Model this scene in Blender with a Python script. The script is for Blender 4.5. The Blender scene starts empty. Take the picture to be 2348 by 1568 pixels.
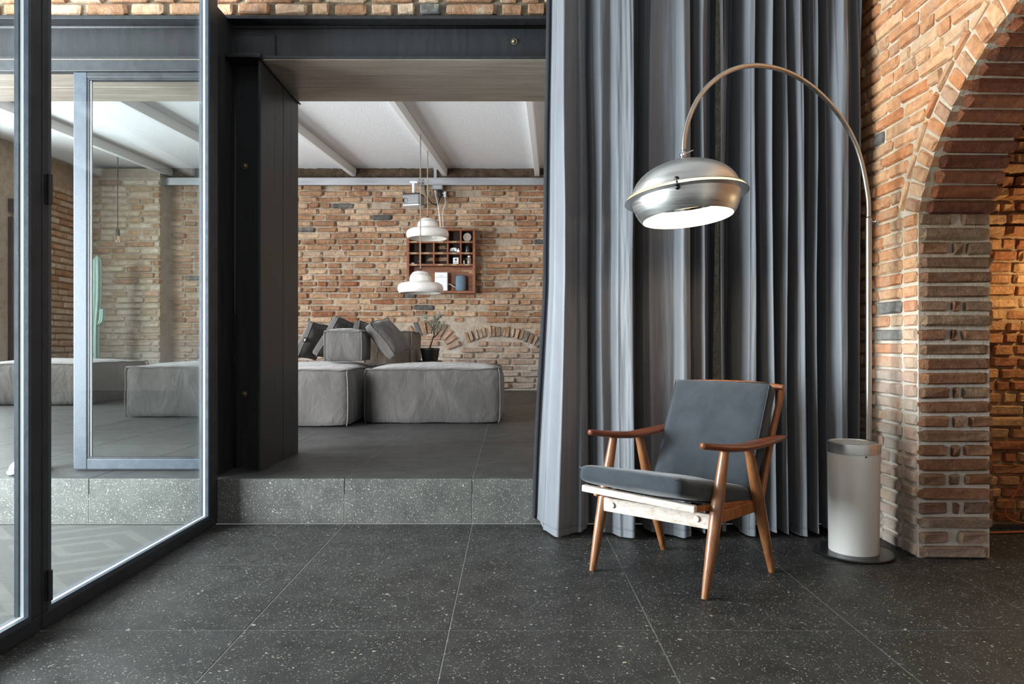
import bpy, bmesh, math, random
from mathutils import Vector, Matrix, Euler, noise

# ------------------------------------------------------------------ camera, world, lights, exposure
S = bpy.context.scene
COL = S.collection
F = 1568.0           # focal length in pixels of the 2348 wide frame
CAM_H = 0.9
VX, VY = 1172.0, 793.0
cam_d = bpy.data.cameras.new('camera'); cam = bpy.data.objects.new('camera', cam_d); COL.objects.link(cam)
cam.location = (0, 0, CAM_H); cam.rotation_euler = (math.pi/2, 0, 0)
cam_d.sensor_width = 36.0; cam_d.lens = 36.0*F/2348.0
cam_d.shift_x = 2.0/2348; cam_d.shift_y = 9.0/2348
cam_d.clip_start = 0.05
S.camera = cam
S.view_settings.view_transform = 'Standard'; S.view_settings.look = 'None'
S.view_settings.gamma = 1.0; S.view_settings.use_curve_mapping = False
S.view_settings.exposure = 0.0
S.cycles.max_bounces = 8; S.cycles.diffuse_bounces = 5; S.cycles.glossy_bounces = 4
S.cycles.transparent_max_bounces = 24; S.cycles.transmission_bounces = 6
S.cycles.sample_clamp_indirect = 4.0
S.cycles.caustics_reflective = False; S.cycles.caustics_refractive = False
w = bpy.data.worlds.new('world'); S.world = w; w.use_nodes = True
w.node_tree.nodes['Background'].inputs[0].default_value = (0.95, 0.98, 1.0, 1)
w.node_tree.nodes['Background'].inputs[1].default_value = 0.45

def area(name, loc, rot, sx, sy, power, col):
    d = bpy.data.lights.new(name, 'AREA'); d.shape = 'RECTANGLE'; d.size = sx; d.size_y = sy
    d.energy = power; d.color = col
    o = bpy.data.objects.new(name, d); COL.objects.link(o); o.location = loc; o.rotation_euler = rot
    return o
HP = math.pi/2
# daylight through the windows of the far room's left wall and of the front room's left wall (both out of frame)
area('far_room_window_light', (-7.1, 6.7, 1.75), (0, -HP, 0), 2.8, 5.0, 900, (0.95, 0.98, 1.0))
area('front_room_window_light', (-4.3, 1.95, 1.38), (0, -HP, 0), 2.4, 2.9, 980, (0.92, 0.96, 1.0))
area('far_room_added_fill', (3.4, 6.6, 1.8), (0, HP, 0), 2.2, 3.2, 45, (1.0, 0.96, 0.90))  # added fill to brighten the ceiling; no window stands on this side

# ------------------------------------------------------------------ helpers
def P(px, py, Y):
    return Vector(((px-VX)*Y/F, Y, CAM_H-(py-VY)*Y/F))
def link(o, parent=None):
    COL.objects.link(o)
    if parent is not None: o.parent = parent
    return o
def tag(o, label=None, cat=None, group=None, kind=None):
    if label: o['label'] = label
    if cat: o['category'] = cat
    if group: o['group'] = group
    if kind: o['kind'] = kind
    return o
def empty(name, loc=(0, 0, 0), label=None, cat=None, group=None, kind=None, rz=0.0):
    o = bpy.data.objects.new(name, None); o.location = loc; o.rotation_euler = (0, 0, rz); o.empty_display_size = 0.1
    link(o); return tag(o, label, cat, group, kind)

class MB:
    """collects geometry, links it as one mesh object"""
    def __init__(s): s.v = []; s.f = []
    def add(s, vs, fs):
        o = len(s.v); s.v += [tuple(v) for v in vs]; s.f += [tuple(i+o for i in f) for f in fs]; return s
    def box(s, c, d, R=None, taper=1.0):
        c = Vector(c); vs = []
        for z in (-.5, .5):
            k = taper if z > 0 else 1.0
            for x, y in ((-.5, -.5), (.5, -.5), (.5, .5), (-.5, .5)):
                p = Vector((x*d[0]*k, y*d[1]*k, z*d[2]))
                if R is not None: p = R @ p
                vs.append(c+p)
        return s.add(vs, [(0, 3, 2, 1), (4, 5, 6, 7), (0, 1, 5, 4), (1, 2, 6, 5), (2, 3, 7, 6), (3, 0, 4, 7)])
    def span(s, a, b):
        a = Vector(a); b = Vector(b)
        return s.box((a+b)/2, [abs(b[i]-a[i]) for i in range(3)])
    def tube(s, pts, r, seg=10, cap=True, flat=None):
        pts = [Vector(p) for p in pts]; n = len(pts)
        if not hasattr(r, '__len__'): r = [r]*n
        rings = []; up = None
        for i, p in enumerate(pts):
            t = (pts[min(i+1, n-1)]-pts[max(i-1, 0)]).normalized()
            if up is None:
                up = Vector((0, 0, 1)) if abs(t.z) < .9 else Vector((1, 0, 0))
            u = (up - t*up.dot(t)).normalized(); w_ = t.cross(u); up = u
            rings.append([p+(u*math.cos(2*math.pi*k/seg)+w_*math.sin(2*math.pi*k/seg))*r[i] for k in range(seg)])
        vs = [q for ring in rings for q in ring]; fs = []
        for i in range(n-1):
            for k in range(seg):
                a = i*seg+k; b = i*seg+(k+1) % seg
                fs.append((a, b, b+seg, a+seg))
        if cap:
            fs.append(tuple(range(seg-1, -1, -1))); fs.append(tuple((n-1)*seg+k for k in range(seg)))
        return s.add(vs, fs)
    def lathe(s, prof, seg=32, mat=None, close=False):
        vs = []; fs = []; n = len(prof)
        for r, z in prof:
            for k in range(seg):
                a = 2*math.pi*k/seg
                p = Vector((max(r, 1e-5)*math.cos(a), max(r, 1e-5)*math.sin(a), z))
                vs.append(mat @ p if mat is not None else p)
        for i in range(n-1 if not close else n):
            j = (i+1) % n
            for k in range(seg):
                k2 = (k+1) % seg
                fs.append((i*seg+k, i*seg+k2, j*seg+k2, j*seg+k))
        return s.add(vs, fs)
    def ball(s, c, r, seg=12, sc=(1, 1, 1)):
        n = seg//2
        m = Matrix.Translation(Vector(c)) @ Matrix.Diagonal((sc[0], sc[1], sc[2], 1))
        return s.lathe([(r*math.sin(math.pi*i/n), -r*math.cos(math.pi*i/n)) for i in range(n+1)], seg, m)
    def grid(s, rows):
        n = len(rows[0]); vs = [p for r in rows for p in r]; fs = []
        for i in range(len(rows)-1):
            for j in range(n-1):
                a = i*n+j; fs.append((a, a+1, a+n+1, a+n))
        return s.add(vs, fs)
    def build(s, name, mat, parent=None, smooth=False, bevel=0, loc=None, seg=2, sub=0, auto=None):
        me = bpy.data.meshes.new(name); me.from_pydata(s.v, [], s.f); me.validate()
        if mat is not None: me.materials.append(mat)
        if smooth:
            me.polygons.foreach_set('use_smooth', [True]*len(me.polygons))
        if auto: 
            me.polygons.foreach_set('use_smooth', [True]*len(me.polygons))
            me.set_sharp_from_angle(angle=math.radians(auto))
        me.update()
        o = bpy.data.objects.new(name, me); link(o, parent)
        if loc is not None: o.location = loc
        if bevel:
            m = o.modifiers.new('bevel', 'BEVEL'); m.width = bevel; m.segments = seg; m.limit_method = 'ANGLE'; m.angle_limit = math.radians(40)
        if sub:
            m = o.modifiers.new('sub', 'SUBSURF'); m.levels = sub; m.render_levels = sub
        return o

def fbm(p, o=3):
    return noise.fractal(Vector(p), 1.0, 2.0, o)

# ------------------------------------------------------------------ materials
def new_mat(name):
    m = bpy.data.materials.new(name); m.use_nodes = True
    nt = m.node_tree; b = nt.nodes['Principled BSDF']
    return m, nt, b
def nd(nt, t, **kw):
    n = nt.nodes.new(t)
    for k, v in kw.items(): setattr(n, k, v)
    return n
def mth(nt, op, a, b=None, clamp=False):
    n = nd(nt, 'ShaderNodeMath', operation=op, use_clamp=clamp)
    for i, x in enumerate((a, b)):
        if x is None: continue
        if isinstance(x, (int, float)): n.inputs[i].default_value = x
        else: nt.links.new(x, n.inputs[i])
    return n.outputs[0]
def mix(nt, fac, a, b, mode='MIX'):
    n = nd(nt, 'ShaderNodeMix', data_type='RGBA', blend_type=mode)
    for i, x in ((0, fac), (6, a), (7, b)):
        if isinstance(x, (int, float)): n.inputs[i].default_value = x
        elif isinstance(x, tuple): n.inputs[i].default_value = x if len(x) == 4 else x+(1,)
        else: nt.links.new(x, n.inputs[i])
    return n.outputs[2]
def ramp(nt, fac, stops, interp='LINEAR'):
    n = nd(nt, 'ShaderNodeValToRGB'); n.color_ramp.interpolation = interp
    e = n.color_ramp.elements
    while len(e) < len(stops): e.new(0.5)
    for i, (p, c) in enumerate(stops):
        e[i].position = p; e[i].color = c if len(c) == 4 else tuple(c)+(1,)
    nt.links.new(fac, n.inputs[0]); return n.outputs[0]
def nz(nt, scale, detail=4, vec=None, rough=0.55, dist=0.0, out=0):
    n = nd(nt, 'ShaderNodeTexNoise'); n.inputs['Scale'].default_value = scale; n.inputs['Detail'].default_value = detail
    n.inputs['Roughness'].default_value = rough; n.inputs['Distortion'].default_value = dist
    if vec is not None: nt.links.new(vec, n.inputs['Vector'])
    return n.outputs[out]
def wpos(nt, scale=None):
    g = nd(nt, 'ShaderNodeNewGeometry').outputs['Position']
    if scale is None: return g
    n = nd(nt, 'ShaderNodeVectorMath', operation='MULTIPLY'); nt.links.new(g, n.inputs[0]); n.inputs[1].default_value = scale
    return n.outputs[0]
def opos(nt, scale=None):
    g = nd(nt, 'ShaderNodeTexCoord').outputs['Object']
    if scale is None: return g
    n = nd(nt, 'ShaderNodeVectorMath', operation='MULTIPLY'); nt.links.new(g, n.inputs[0]); n.inputs[1].default_value = scale
    return n.outputs[0]
def bump(nt, b, h, dist=0.01, strength=1.0):
    n = nd(nt, 'ShaderNodeBump'); n.inputs['Distance'].default_value = dist; n.inputs['Strength'].default_value = strength
    nt.links.new(h, n.inputs['Height']); nt.links.new(n.outputs[0], b.inputs['Normal']); return n
def setb(b, **kw):
    names = {'col': 'Base Color', 'rough': 'Roughness', 'metal': 'Metallic', 'spec': 'Specular IOR Level', 'sheen': 'Sheen Weight', 'coat': 'Coat Weight',
             'ecol': 'Emission Color', 'estr': 'Emission Strength', 'aniso': 'Anisotropic', 'trans': 'Transmission Weight'}
    for k, v in kw.items():
        i = b.inputs[names[k]]
        if isinstance(v, tuple): v = v if len(v) == 4 else v+(1,)
        i.default_value = v
def simple(name, col, rough=.5, metal=0., spec=.5, noise_amt=0., scale=20., bmp=0., bscale=60., **kw):
    m, nt, b = new_mat(name); setb(b, col=col, rough=rough, metal=metal, spec=spec, **kw)
    if noise_amt:
        f = nz(nt, scale, 5, opos(nt))
        c = ramp(nt, f, [(0.3, tuple(max(0, x*(1-noise_amt)) for x in col)), (0.7, tuple(min(1, x*(1+noise_amt)) for x in col))])
        nt.links.new(c, b.inputs['Base Color'])
        r = mth(nt, 'MULTIPLY_ADD', f, .2); r.node.inputs[2].default_value = rough-.1
        nt.links.new(r, b.inputs['Roughness'])
    if bmp: bump(nt, b, nz(nt, bscale, 5, opos(nt)), bmp)
    return m
def sr(r, g, b):
    return tuple(((x/255.0)/12.92 if x/255.0 <= .04045 else ((x/255.0+.055)/1.055)**2.4) for x in (r, g, b))

def brick_mat(name, stops, bmp=.006, white=None, smear=.35, scale=1.0):
    """one brick colour per brick (object or island random), lime smears, gritty relief"""
    m, nt, b = new_mat(name); setb(b, rough=.9, spec=.25)
    oi = nd(nt, 'ShaderNodeObjectInfo').outputs['Random']; isl = nd(nt, 'ShaderNodeNewGeometry').outputs['Random Per Island']
    r = mth(nt, 'FRACT', mth(nt, 'ADD', mth(nt, 'MULTIPLY', oi, 7.31), mth(nt, 'MULTIPLY', isl, 3.77)))
    c = ramp(nt, r, stops, 'CONSTANT')
    p = wpos(nt)
    f = nz(nt, 26*scale, 6, p, .65)
    c = mix(nt, .55, c, ramp(nt, f, [(.28, (.18, .18, .18)), (.5, (.5, .5, .5)), (.74, (.84, .84, .84))]), 'OVERLAY')
    sm = ramp(nt, nz(nt, 9*scale, 6, p, .7), [(.52, (0, 0, 0)), (.68, (1, 1, 1))])
    sm = mth(nt, 'MULTIPLY', sm, smear)
    c = mix(nt, sm, c, sr(196, 180, 158))
    if white:   # paler lower courses: old whitewash, on the right face also painted-in light
        z = nd(nt, 'ShaderNodeSeparateXYZ'); nt.links.new(p, z.inputs[0])
        k = mth(nt, 'SUBTRACT', white[0], z.outputs[2]); k = mth(nt, 'DIVIDE', k, white[1], True)
        k = mth(nt, 'MULTIPLY', k, ramp(nt, nz(nt, 4*scale, 6, p, .7), [(.3, (.15,)*3), (.6, (1, 1, 1))]))
        k = mth(nt, 'MULTIPLY', k, white[2])
        c = mix(nt, k, c, sr(205, 200, 192))
    nt.links.new(c, b.inputs['Base Color'])
    h = mth(nt, 'ADD', nz(nt, 70*scale, 6, p, .7), mth(nt, 'MULTIPLY', nz(nt, 18*scale, 4, p), 1.5))
    bump(nt, b, h, bmp)
    return m
def mortar_mat(name, c1, c2, bmp=.012, scale=1.0, white=None):
    m, nt, b = new_mat(name); setb(b, rough=.95, spec=.15)
    p = wpos(nt); f = nz(nt, 14*scale, 6, p, .7)
    c = ramp(nt, f, [(.3, c1), (.7, c2)])
    if white:
        z = nd(nt, 'ShaderNodeSeparateXYZ'); nt.links.new(p, z.inputs[0])
        k = mth(nt, 'DIVIDE', mth(nt, 'SUBTRACT', white[0], z.outputs[2]), white[1], True)
        c = mix(nt, mth(nt, 'MULTIPLY', k, white[2]), c, sr(228, 224, 218))
    nt.links.new(c, b.inputs['Base Color'])
    bump(nt, b, mth(nt, 'ADD', nz(nt, 60*scale, 6, p, .75), mth(nt, 'MULTIPLY', nz(nt, 15*scale, 5, p), 1.5)), bmp)
    return m

ORANGE = [(0, sr(204, 148, 106)), (.2, sr(192, 134, 94)), (.38, sr(212, 162, 120)), (.52, sr(196, 128, 84)), (.66, sr(206, 164, 128)), (.8, sr(190, 144, 108)), (.94, sr(176, 132, 102)), (.985, sr(104, 98, 94))]
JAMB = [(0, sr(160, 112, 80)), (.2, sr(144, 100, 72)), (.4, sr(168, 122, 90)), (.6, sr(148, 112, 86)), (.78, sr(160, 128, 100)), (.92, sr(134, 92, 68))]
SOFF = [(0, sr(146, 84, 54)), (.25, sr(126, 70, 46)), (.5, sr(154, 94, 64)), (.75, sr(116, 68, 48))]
FARB = [(0, sr(180, 140, 108)), (.16, sr(164, 124, 94)), (.32, sr(192, 156, 124)), (.46, sr(170, 126, 94)), (.58, sr(208, 176, 146)), (.72, sr(160, 120, 92)), (.84, sr(194, 168, 142)), (.925, sr(156, 104, 76)), (.955, sr(100, 98, 96))]
PIER = [(0, sr(196, 176, 150)), (.25, sr(178, 150, 120)), (.5, sr(204, 190, 168)), (.75, sr(168, 126, 92)), (.9, sr(190, 150, 116))]
NICH = [(0, sr(176, 124, 84)), (.3, sr(160, 106, 70)), (.6, sr(186, 140, 98)), (.85, sr(150, 92, 60))]
M = {}
M['brick_right'] = brick_mat('brick_right_face', ORANGE, .006, (1.25, .7, .75), .35)  # paler lower courses paint in the window light low on this wall
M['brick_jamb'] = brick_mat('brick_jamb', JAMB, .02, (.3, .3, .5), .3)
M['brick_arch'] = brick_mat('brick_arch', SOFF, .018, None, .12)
M['brick_far'] = brick_mat('brick_far', FARB, .03, (1.25, .8, .8), .5, .6)
M['brick_pier'] = brick_mat('brick_pier', PIER, .02, (2.0, 1.6, .8), .6, .6)
M['brick_niche'] = brick_mat('brick_niche', NICH, .014, None, .15)
M['brick_lintel'] = brick_mat('brick_lintel', FARB, .01, None, .7)
M['mortar_right'] = mortar_mat('mortar_right', sr(186, 164, 136), sr(214, 198, 176), .006, 1.0, (1.3, .6, .6))  # low window light painted into the mortar towards the floor
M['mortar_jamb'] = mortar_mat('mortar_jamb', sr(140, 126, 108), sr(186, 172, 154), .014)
M['mortar_far'] = mortar_mat('mortar_far', sr(180, 160, 138), sr(212, 200, 182), .03, .6, (1.3, .7, .6))
M['mortar_niche'] = mortar_mat('mortar_niche', sr(150, 116, 84), sr(178, 142, 106), .012)
M['rubble'] = mortar_mat('rubble_dark', sr(80, 68, 58), sr(132, 112, 92), .05, .8)

def tile_mat(name, lo, hi, fl, fl_amt, dens_off=0.0):
    m, nt, b = new_mat(name); setb(b, spec=.45)
    p = wpos(nt)
    oi = nd(nt, 'ShaderNodeObjectInfo').outputs['Random']
    warp = nd(nt, 'ShaderNodeVectorMath', operation='MULTIPLY_ADD')
    nt.links.new(nz(nt, 30, 3, p, out=1), warp.inputs[0]); warp.inputs[1].default_value = (.035,)*3; nt.links.new(p, warp.inputs[2])
    base = ramp(nt, nz(nt, 7, 8, p, .7), [(.3, lo), (.72, hi)])
    base = mix(nt, .5, base, ramp(nt, nz(nt, 160, 4, p, .7), [(.3, (.3,)*3), (.7, (.7,)*3)]), 'OVERLAY')
    tot = None
    for sc, thr, amt, dens in ((26, .17, .75, .72), (70, .27, .7, .5), (170, .38, .6, .4)):
        v = nd(nt, 'ShaderNodeTexVoronoi'); v.inputs['Scale'].default_value = sc; nt.links.new(warp.outputs[0], v.inputs['Vector'])
        sx = nd(nt, 'ShaderNodeSeparateXYZ'); nt.links.new(v.outputs['Color'], sx.inputs[0])
        k = mth(nt, 'SUBTRACT', mth(nt, 'MULTIPLY', sx.outputs[1], thr), v.outputs['Distance'])
        k = mth(nt, 'MULTIPLY', k, 30, True)
        k = mth(nt, 'MULTIPLY', k, mth(nt, 'GREATER_THAN', sx.outputs[0], dens-dens_off))
        k = mth(nt, 'MULTIPLY', k, amt*fl_amt)
        tot = k if tot is None else mth(nt, 'MAXIMUM', tot, k)
    c = mix(nt, tot, base, fl)
    nt.links.new(c, b.inputs['Base Color'])
    rg = mth(nt, 'MULTIPLY_ADD', nz(nt, 12, 5, p), .25); rg.node.inputs[2].default_value = .36
    nt.links.new(rg, b.inputs['Roughness'])
    bump(nt, b, nz(nt, 120, 5, p, .7), .0012)
    return m
M['tile'] = tile_mat('tile_dark_stone', sr(32, 32, 31), sr(59, 59, 57), sr(186, 180, 164), 1.0)
M['tile_up'] = tile_mat('tile_raised_floor', sr(42, 43, 42), sr(68, 69, 67), sr(150, 146, 134), .6)
M['tile_riser'] = tile_mat('tile_riser', sr(78, 79, 76), sr(110, 110, 105), sr(220, 214, 200), 1.15, .2)  # base lifted above the floor tile to paint in the front light
M['grout'] = simple('grout', sr(150, 148, 142), .9)

def steel_mat(name, c1, c2, rough, streak=(2, 60, 60), metal=.0, spec=.5):
    m, nt, b = new_mat(name); setb(b, metal=metal, spec=spec)
    f = nz(nt, 1.0, 6, wpos(nt, streak), .65)
    nt.links.new(ramp(nt, f, [(.3, c1), (.72, c2)]), b.inputs['Base Color'])
    r = mth(nt, 'MULTIPLY_ADD', f, .3); r.node.inputs[2].default_value = rough-.15
    nt.links.new(r, b.inputs['Roughness'])
    bump(nt, b, nz(nt, 90, 4, wpos(nt)), .0006)
    return m
M['steel_black'] = steel_mat('steel_black', sr(34, 34, 35), sr(50, 50, 52), .5, (30, 30, 3), .0, .35)
M['steel_soffit'] = steel_mat('steel_soffit', sr(150, 138, 126), sr(205, 190, 174), .34, (2.5, 70, 70), .3)  # far room's reflected brightness painted in as a pale base colour
M['steel_jamb'] = steel_mat('steel_jamb', sr(21, 22, 23), sr(36, 37, 38), .45, (60, 60, 2), .0, .35)
M['frame_blue'] = steel_mat('frame_bluegrey', sr(58, 66, 76), sr(74, 83, 94), .45, (20, 20, 20))
M['frame_black'] = steel_mat('frame_black', sr(34, 36, 40), sr(50, 53, 58), .42, (20, 20, 20))
M['alu_spacer'] = simple('alu_spacer', sr(222, 226, 230), .4, .15)
M['brass_bolt'] = simple('bolt_metal', sr(150, 134, 110), .35, 1.0)

def glass_mat(name, tint, refl=1.0):
    m = bpy.data.materials.new(name); m.use_nodes = True; nt = m.node_tree; nt.nodes.clear()
    out = nd(nt, 'ShaderNodeOutputMaterial'); tr = nd(nt, 'ShaderNodeBsdfTransparent'); tr.inputs[0].default_value = tint+(1,)
    gl = nd(nt, 'ShaderNodeBsdfGlossy'); gl.inputs['Roughness'].default_value = 0.0; gl.inputs[0].default_value = (1, 1, 1, 1)
    fr = nd(nt, 'ShaderNodeFresnel')   # a thin sheet: the same reflectance from both sides of each face
    ior = mth(nt, 'MULTIPLY_ADD', nd(nt, 'ShaderNodeNewGeometry').outputs['Backfacing'], 1/1.5-1.5); ior.node.inputs[2].default_value = 1.5
    nt.links.new(ior, fr.inputs[0])
    mx = nd(nt, 'ShaderNodeMixShader'); nt.links.new(mth(nt, 'MULTIPLY', fr.outputs[0], refl, True), mx.inputs[0])
    nt.links.new(tr.outputs[0], mx.inputs[1]); nt.links.new(gl.outputs[0], mx.inputs[2]); nt.links.new(mx.outputs[0], out.inputs[0])
    return m
M['glass'] = glass_mat('glass_clear', (.96, .98, .98), .6)
M['glass_bulb'] = glass_mat('glass_bulb', (.97, .95, .9), 1.0)

def fabric_mat(name, c1, c2, scale=6., bmp=.006, rough=.9, sheen=.2, weave=700., wr=(1, 1, 1), spec=.2):
    m, nt, b = new_mat(name); setb(b, rough=rough, spec=spec, sheen=sheen)
    p = opos(nt, wr)
    f = nz(nt, scale, 6, p, .6, .6)
    nt.links.new(ramp(nt, f, [(.3, c1), (.7, c2)]), b.inputs['Base Color'])
    h = mth(nt, 'ADD', mth(nt, 'MULTIPLY', nz(nt, scale*2.2, 5, p, .55, 1.0), 1.0), mth(nt, 'MULTIPLY', nz(nt, weave, 2, p), .04))
    bump(nt, b, h, bmp)
    return m
M['curtain'] = fabric_mat('curtain_satin', sr(97, 99, 104), sr(115, 117, 123), 5., .0018, .5, .25, 500., (1, 1, .25), .4)
M['canvas'] = fabric_mat('sofa_canvas', sr(72, 70, 68), sr(102, 99, 96), 3., .022, .95, .3, 400., (1, 1, .5))
M['canvas_warm_lit'] = fabric_mat('sofa_canvas_warm_lit', sr(86, 76, 66), sr(112, 99, 86), 3., .022, .95, .3, 400., (1, 1, .5))  # the same grey canvas with warm light painted into its colour
M['piping'] = simple('piping_canvas', sr(98, 96, 93), .95)
M['navy'] = fabric_mat('chair_fabric', sr(46, 51, 57), sr(61, 66, 72), 9., .0015, .9, .3, 260.)

def wood_mat(name, c1, c2, c3, streak=(4, 60, 60), rough=.35, coat=.2):
    m, nt, b = new_mat(name); setb(b, rough=rough, spec=.5, coat=coat)
    f = nz(nt, 1.0, 7, opos(nt, streak), .62, .8)
    nt.links.new(ramp(nt, f, [(.25, c1), (.5, c2), (.78, c3)]), b.inputs['Base Color'])
    bump(nt, b, f, .0008)
    return m
M['teak'] = wood_mat('wood_teak', sr(94, 56, 33), sr(138, 88, 54), sr(170, 116, 76), (30, 30, 5))
M['teak_arm'] = wood_mat('wood_armrest', sr(88, 46, 30), sr(122, 66, 42), sr(152, 92, 60), (8, 8, 60))
M['teak_frame'] = wood_mat('wood_backframe', sr(120, 66, 32), sr(160, 96, 52), sr(186, 122, 70), (25, 25, 6))
M['wood_worn'] = wood_mat('wood_worn_pale', sr(170, 146, 128), sr(214, 198, 186), sr(230, 218, 208), (30, 30, 90), .7, 0)
M['cabinet'] = wood_mat('wood_cabinet', sr(92, 52, 30), sr(124, 74, 45), sr(150, 96, 62), (6, 6, 40), .5, 0)
M['cabinet_dark'] = simple('wood_cabinet_dark', sr(48, 32, 24), .7, noise_amt=.3)
def metal_brush(name, col, rough, streak):
    m, nt, b = new_mat(name); setb(b, col=col, rough=rough, metal=1.0)
    f = nz(nt, 1.0, 5, opos(nt, streak), .6)
    r = mth(nt, 'MULTIPLY_ADD', f, .25); r.node.inputs[2].default_value = rough-.12
    nt.links.new(r, b.inputs['Roughness'])
    nt.links.new(ramp(nt, f, [(.3, tuple(x*.82 for x in col)), (.7, col)]), b.inputs['Base Color'])
    return m
M['alu'] = metal_brush('brushed_aluminium', sr(228, 226, 223), .36, (6, 6, 160))
M['pole'] = metal_brush('pole_steel', sr(200, 188, 176), .32, (60, 60, 4))
M['chrome'] = simple('chrome', sr(210, 210, 212), .16, 1.0)
M['dark_metal'] = simple('dark_metal', sr(70, 70, 74), .3, 1.0)
M['white_enamel'] = simple('white_enamel', sr(226, 222, 216), .25, noise_amt=.02, coat=.3)
M['lamp_inner'] = simple('lamp_inner_white', (.85, .8, .72), .6)
M['cyl'] = simple('cylinder_cream', sr(236, 231, 224), .32, noise_amt=.03, scale=3., coat=.25)
M['base_plate'] = simple('base_plate_dark', sr(74, 74, 78), .3, .8)
M['plaster'] = simple('ceiling_plaster', sr(226, 228, 230), .9, noise_amt=.02, bmp=.004, bscale=80.)
M['rafter'] = simple('rafter_paint', sr(222, 223, 223), .7)
M['galv'] = metal_brush('galvanised', sr(190, 194, 198), .45, (3, 30, 30))
M['white_plastic'] = simple('white_plastic', sr(226, 228, 230), .45)
M['grey_plastic'] = simple('grey_plastic', sr(138, 140, 141), .45)
M['black_plastic'] = simple('black_plastic', sr(20, 20, 22), .4)
M['pot'] = simple('pot_black', sr(18, 17, 17), .5)
M['soil'] = simple('soil', sr(74, 44, 30), .95, bmp=.004)
M['bark'] = simple('bark', sr(64, 52, 44), .9, bmp=.003)
M['leaf'] = simple('olive_leaf', sr(158, 160, 142), .6)
M['cactus'] = simple('cactus_green', sr(150, 178, 168), .55, noise_amt=.1, scale=30.)
M['speaker'] = simple('speaker_knit', sr(96, 118, 134), .9, bmp=.002, bscale=500.)
M['brass'] = simple('brass_dull', sr(150, 116, 76), .4, 1.0)
M['cord'] = simple('cord_grey', sr(150, 140, 124), .7)
M['cord_black'] = simple('cord_black', sr(24, 24, 26), .6)
M['cord_orange'] = simple('cord_orange', sr(150, 78, 40), .6)
M['tin'] = simple('tin_lid', sr(176, 156, 138), .5)
M['shoe'] = simple('shoe_white', sr(214, 220, 226), .6, noise_amt=.04)
M['sole'] = simple('shoe_sole', sr(200, 206, 212), .6)
M['jar'] = simple('jar_glass', sr(128, 116, 100), .2)
M['hidden_brick'] = brick_mat('brick_plain_wall', [(0, sr(170, 118, 80)), (.5, sr(160, 108, 74))], .01, None, .4)
em, ent, eb = new_mat('bulb_glow'); setb(eb, col=(1, .9, .75), ecol=(1, .82, .55), estr=40.)
M['glow'] = em
M['lining'] = fabric_mat('curtain_lining_black', sr(26, 26, 30), sr(36, 36, 40), 5., .002, .8, .1)
# ------------------------------------------------------------------ brick and tile pieces (shared meshes)
def brick_variant(seed, rough=1.0, mat=None):
    r = random.Random(seed); xs = (-.5, -.42, .42, .5); zs = (-.5, -.36, .36, .5)
    v = []
    for j, z in enumerate(zs):
        for i, x in enumerate(xs):
            ed = i in (0, 3) or j in (0, 3); co = i in (0, 3) and j in (0, 3)
            k = (.93 - r.random()*.06*rough) if co else 1.0
            y = -.30 + r.uniform(-.08, .08)*rough if ed else -.5 + r.uniform(-.09, .09)*rough
            v.append((x*k + r.uniform(-.014, .014)*rough*(1 if ed else 2), y, z*k + r.uniform(-.05, .05)*rough))
    ring = [0, 1, 2, 3, 7, 11, 15, 14, 13, 12, 8, 4]
    b0 = len(v); v += [(v[i][0]*.97, .5, v[i][2]*.97) for i in ring]
    f = [(j*4+i, j*4+i+1, j*4+i+5, j*4+i+4) for j in range(3) for i in range(3)]
    n = len(ring)
    f += [(ring[k], b0+k, b0+(k+1) % n, ring[(k+1) % n]) for k in range(n)]
    return v, f
BV = [brick_variant(s) for s in range(18)]
BME = {}
def brick_mesh(k, mat):
    key = (k, mat)
    if key not in BME:
        me = bpy.data.meshes.new('brick'); me.from_pydata(BV[k][0], [], BV[k][1]); me.materials.append(M[mat])
        me.polygons.foreach_set('use_smooth', [False]*len(me.polygons)); me.update(); BME[key] = me
    return BME[key]
def brick_matrix(c, ex, ey, ez, size):
    m = Matrix.Identity(4)
    for i, (e, s) in enumerate(((ex, size[0]), (ey, size[1]), (ez, size[2]))):
        for r in range(3): m[r][i] = e[r]*s
    for r in range(3): m[r][3] = c[r]
    return m
RB = random.Random(5)
def add_brick(parent, mat, c, ex, ey, ez, size, name='brick'):
    o = bpy.data.objects.new(name, brick_mesh(RB.randrange(len(BV)), mat)); link(o, parent)
    m = brick_matrix(c, ex, ey, ez, size); loc, rot, sc = m.decompose()
    o.location = loc; o.rotation_euler = rot.to_euler(); o.scale = sc
    return o
def brick_into(mb, c, ex, ey, ez, size):
    v, f = BV[RB.randrange(len(BV))]; m = brick_matrix(c, ex, ey, ez, size)
    mb.add([m @ Vector(p) for p in v], f)
X3, Y3, Z3 = Vector((1, 0, 0)), Vector((0, 1, 0)), Vector((0, 0, 1))

def tile_mesh(sx, sy, sz, mat):
    b = .0015; mb = MB()
    mb.add([(-sx/2, -sy/2, -sz), (sx/2, -sy/2, -sz), (sx/2, sy/2, -sz), (-sx/2, sy/2, -sz),
            (-sx/2, -sy/2, -b), (sx/2, -sy/2, -b), (sx/2, sy/2, -b), (-sx/2, sy/2, -b),
            (-sx/2+b, -sy/2+b, 0), (sx/2-b, -sy/2+b, 0), (sx/2-b, sy/2-b, 0), (-sx/2+b, sy/2-b, 0)],
           [(8, 9, 10, 11)] + [(i, (i+1) % 4, (i+1) % 4+4, i+4) for i in range(4)] + [(i+4, (i+1) % 4+4, (i+1) % 4+8, i+8) for i in range(4)])
    me = bpy.data.meshes.new('tile'); me.from_pydata(mb.v, [], mb.f); me.materials.append(M[mat]); me.update(); return me

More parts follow.
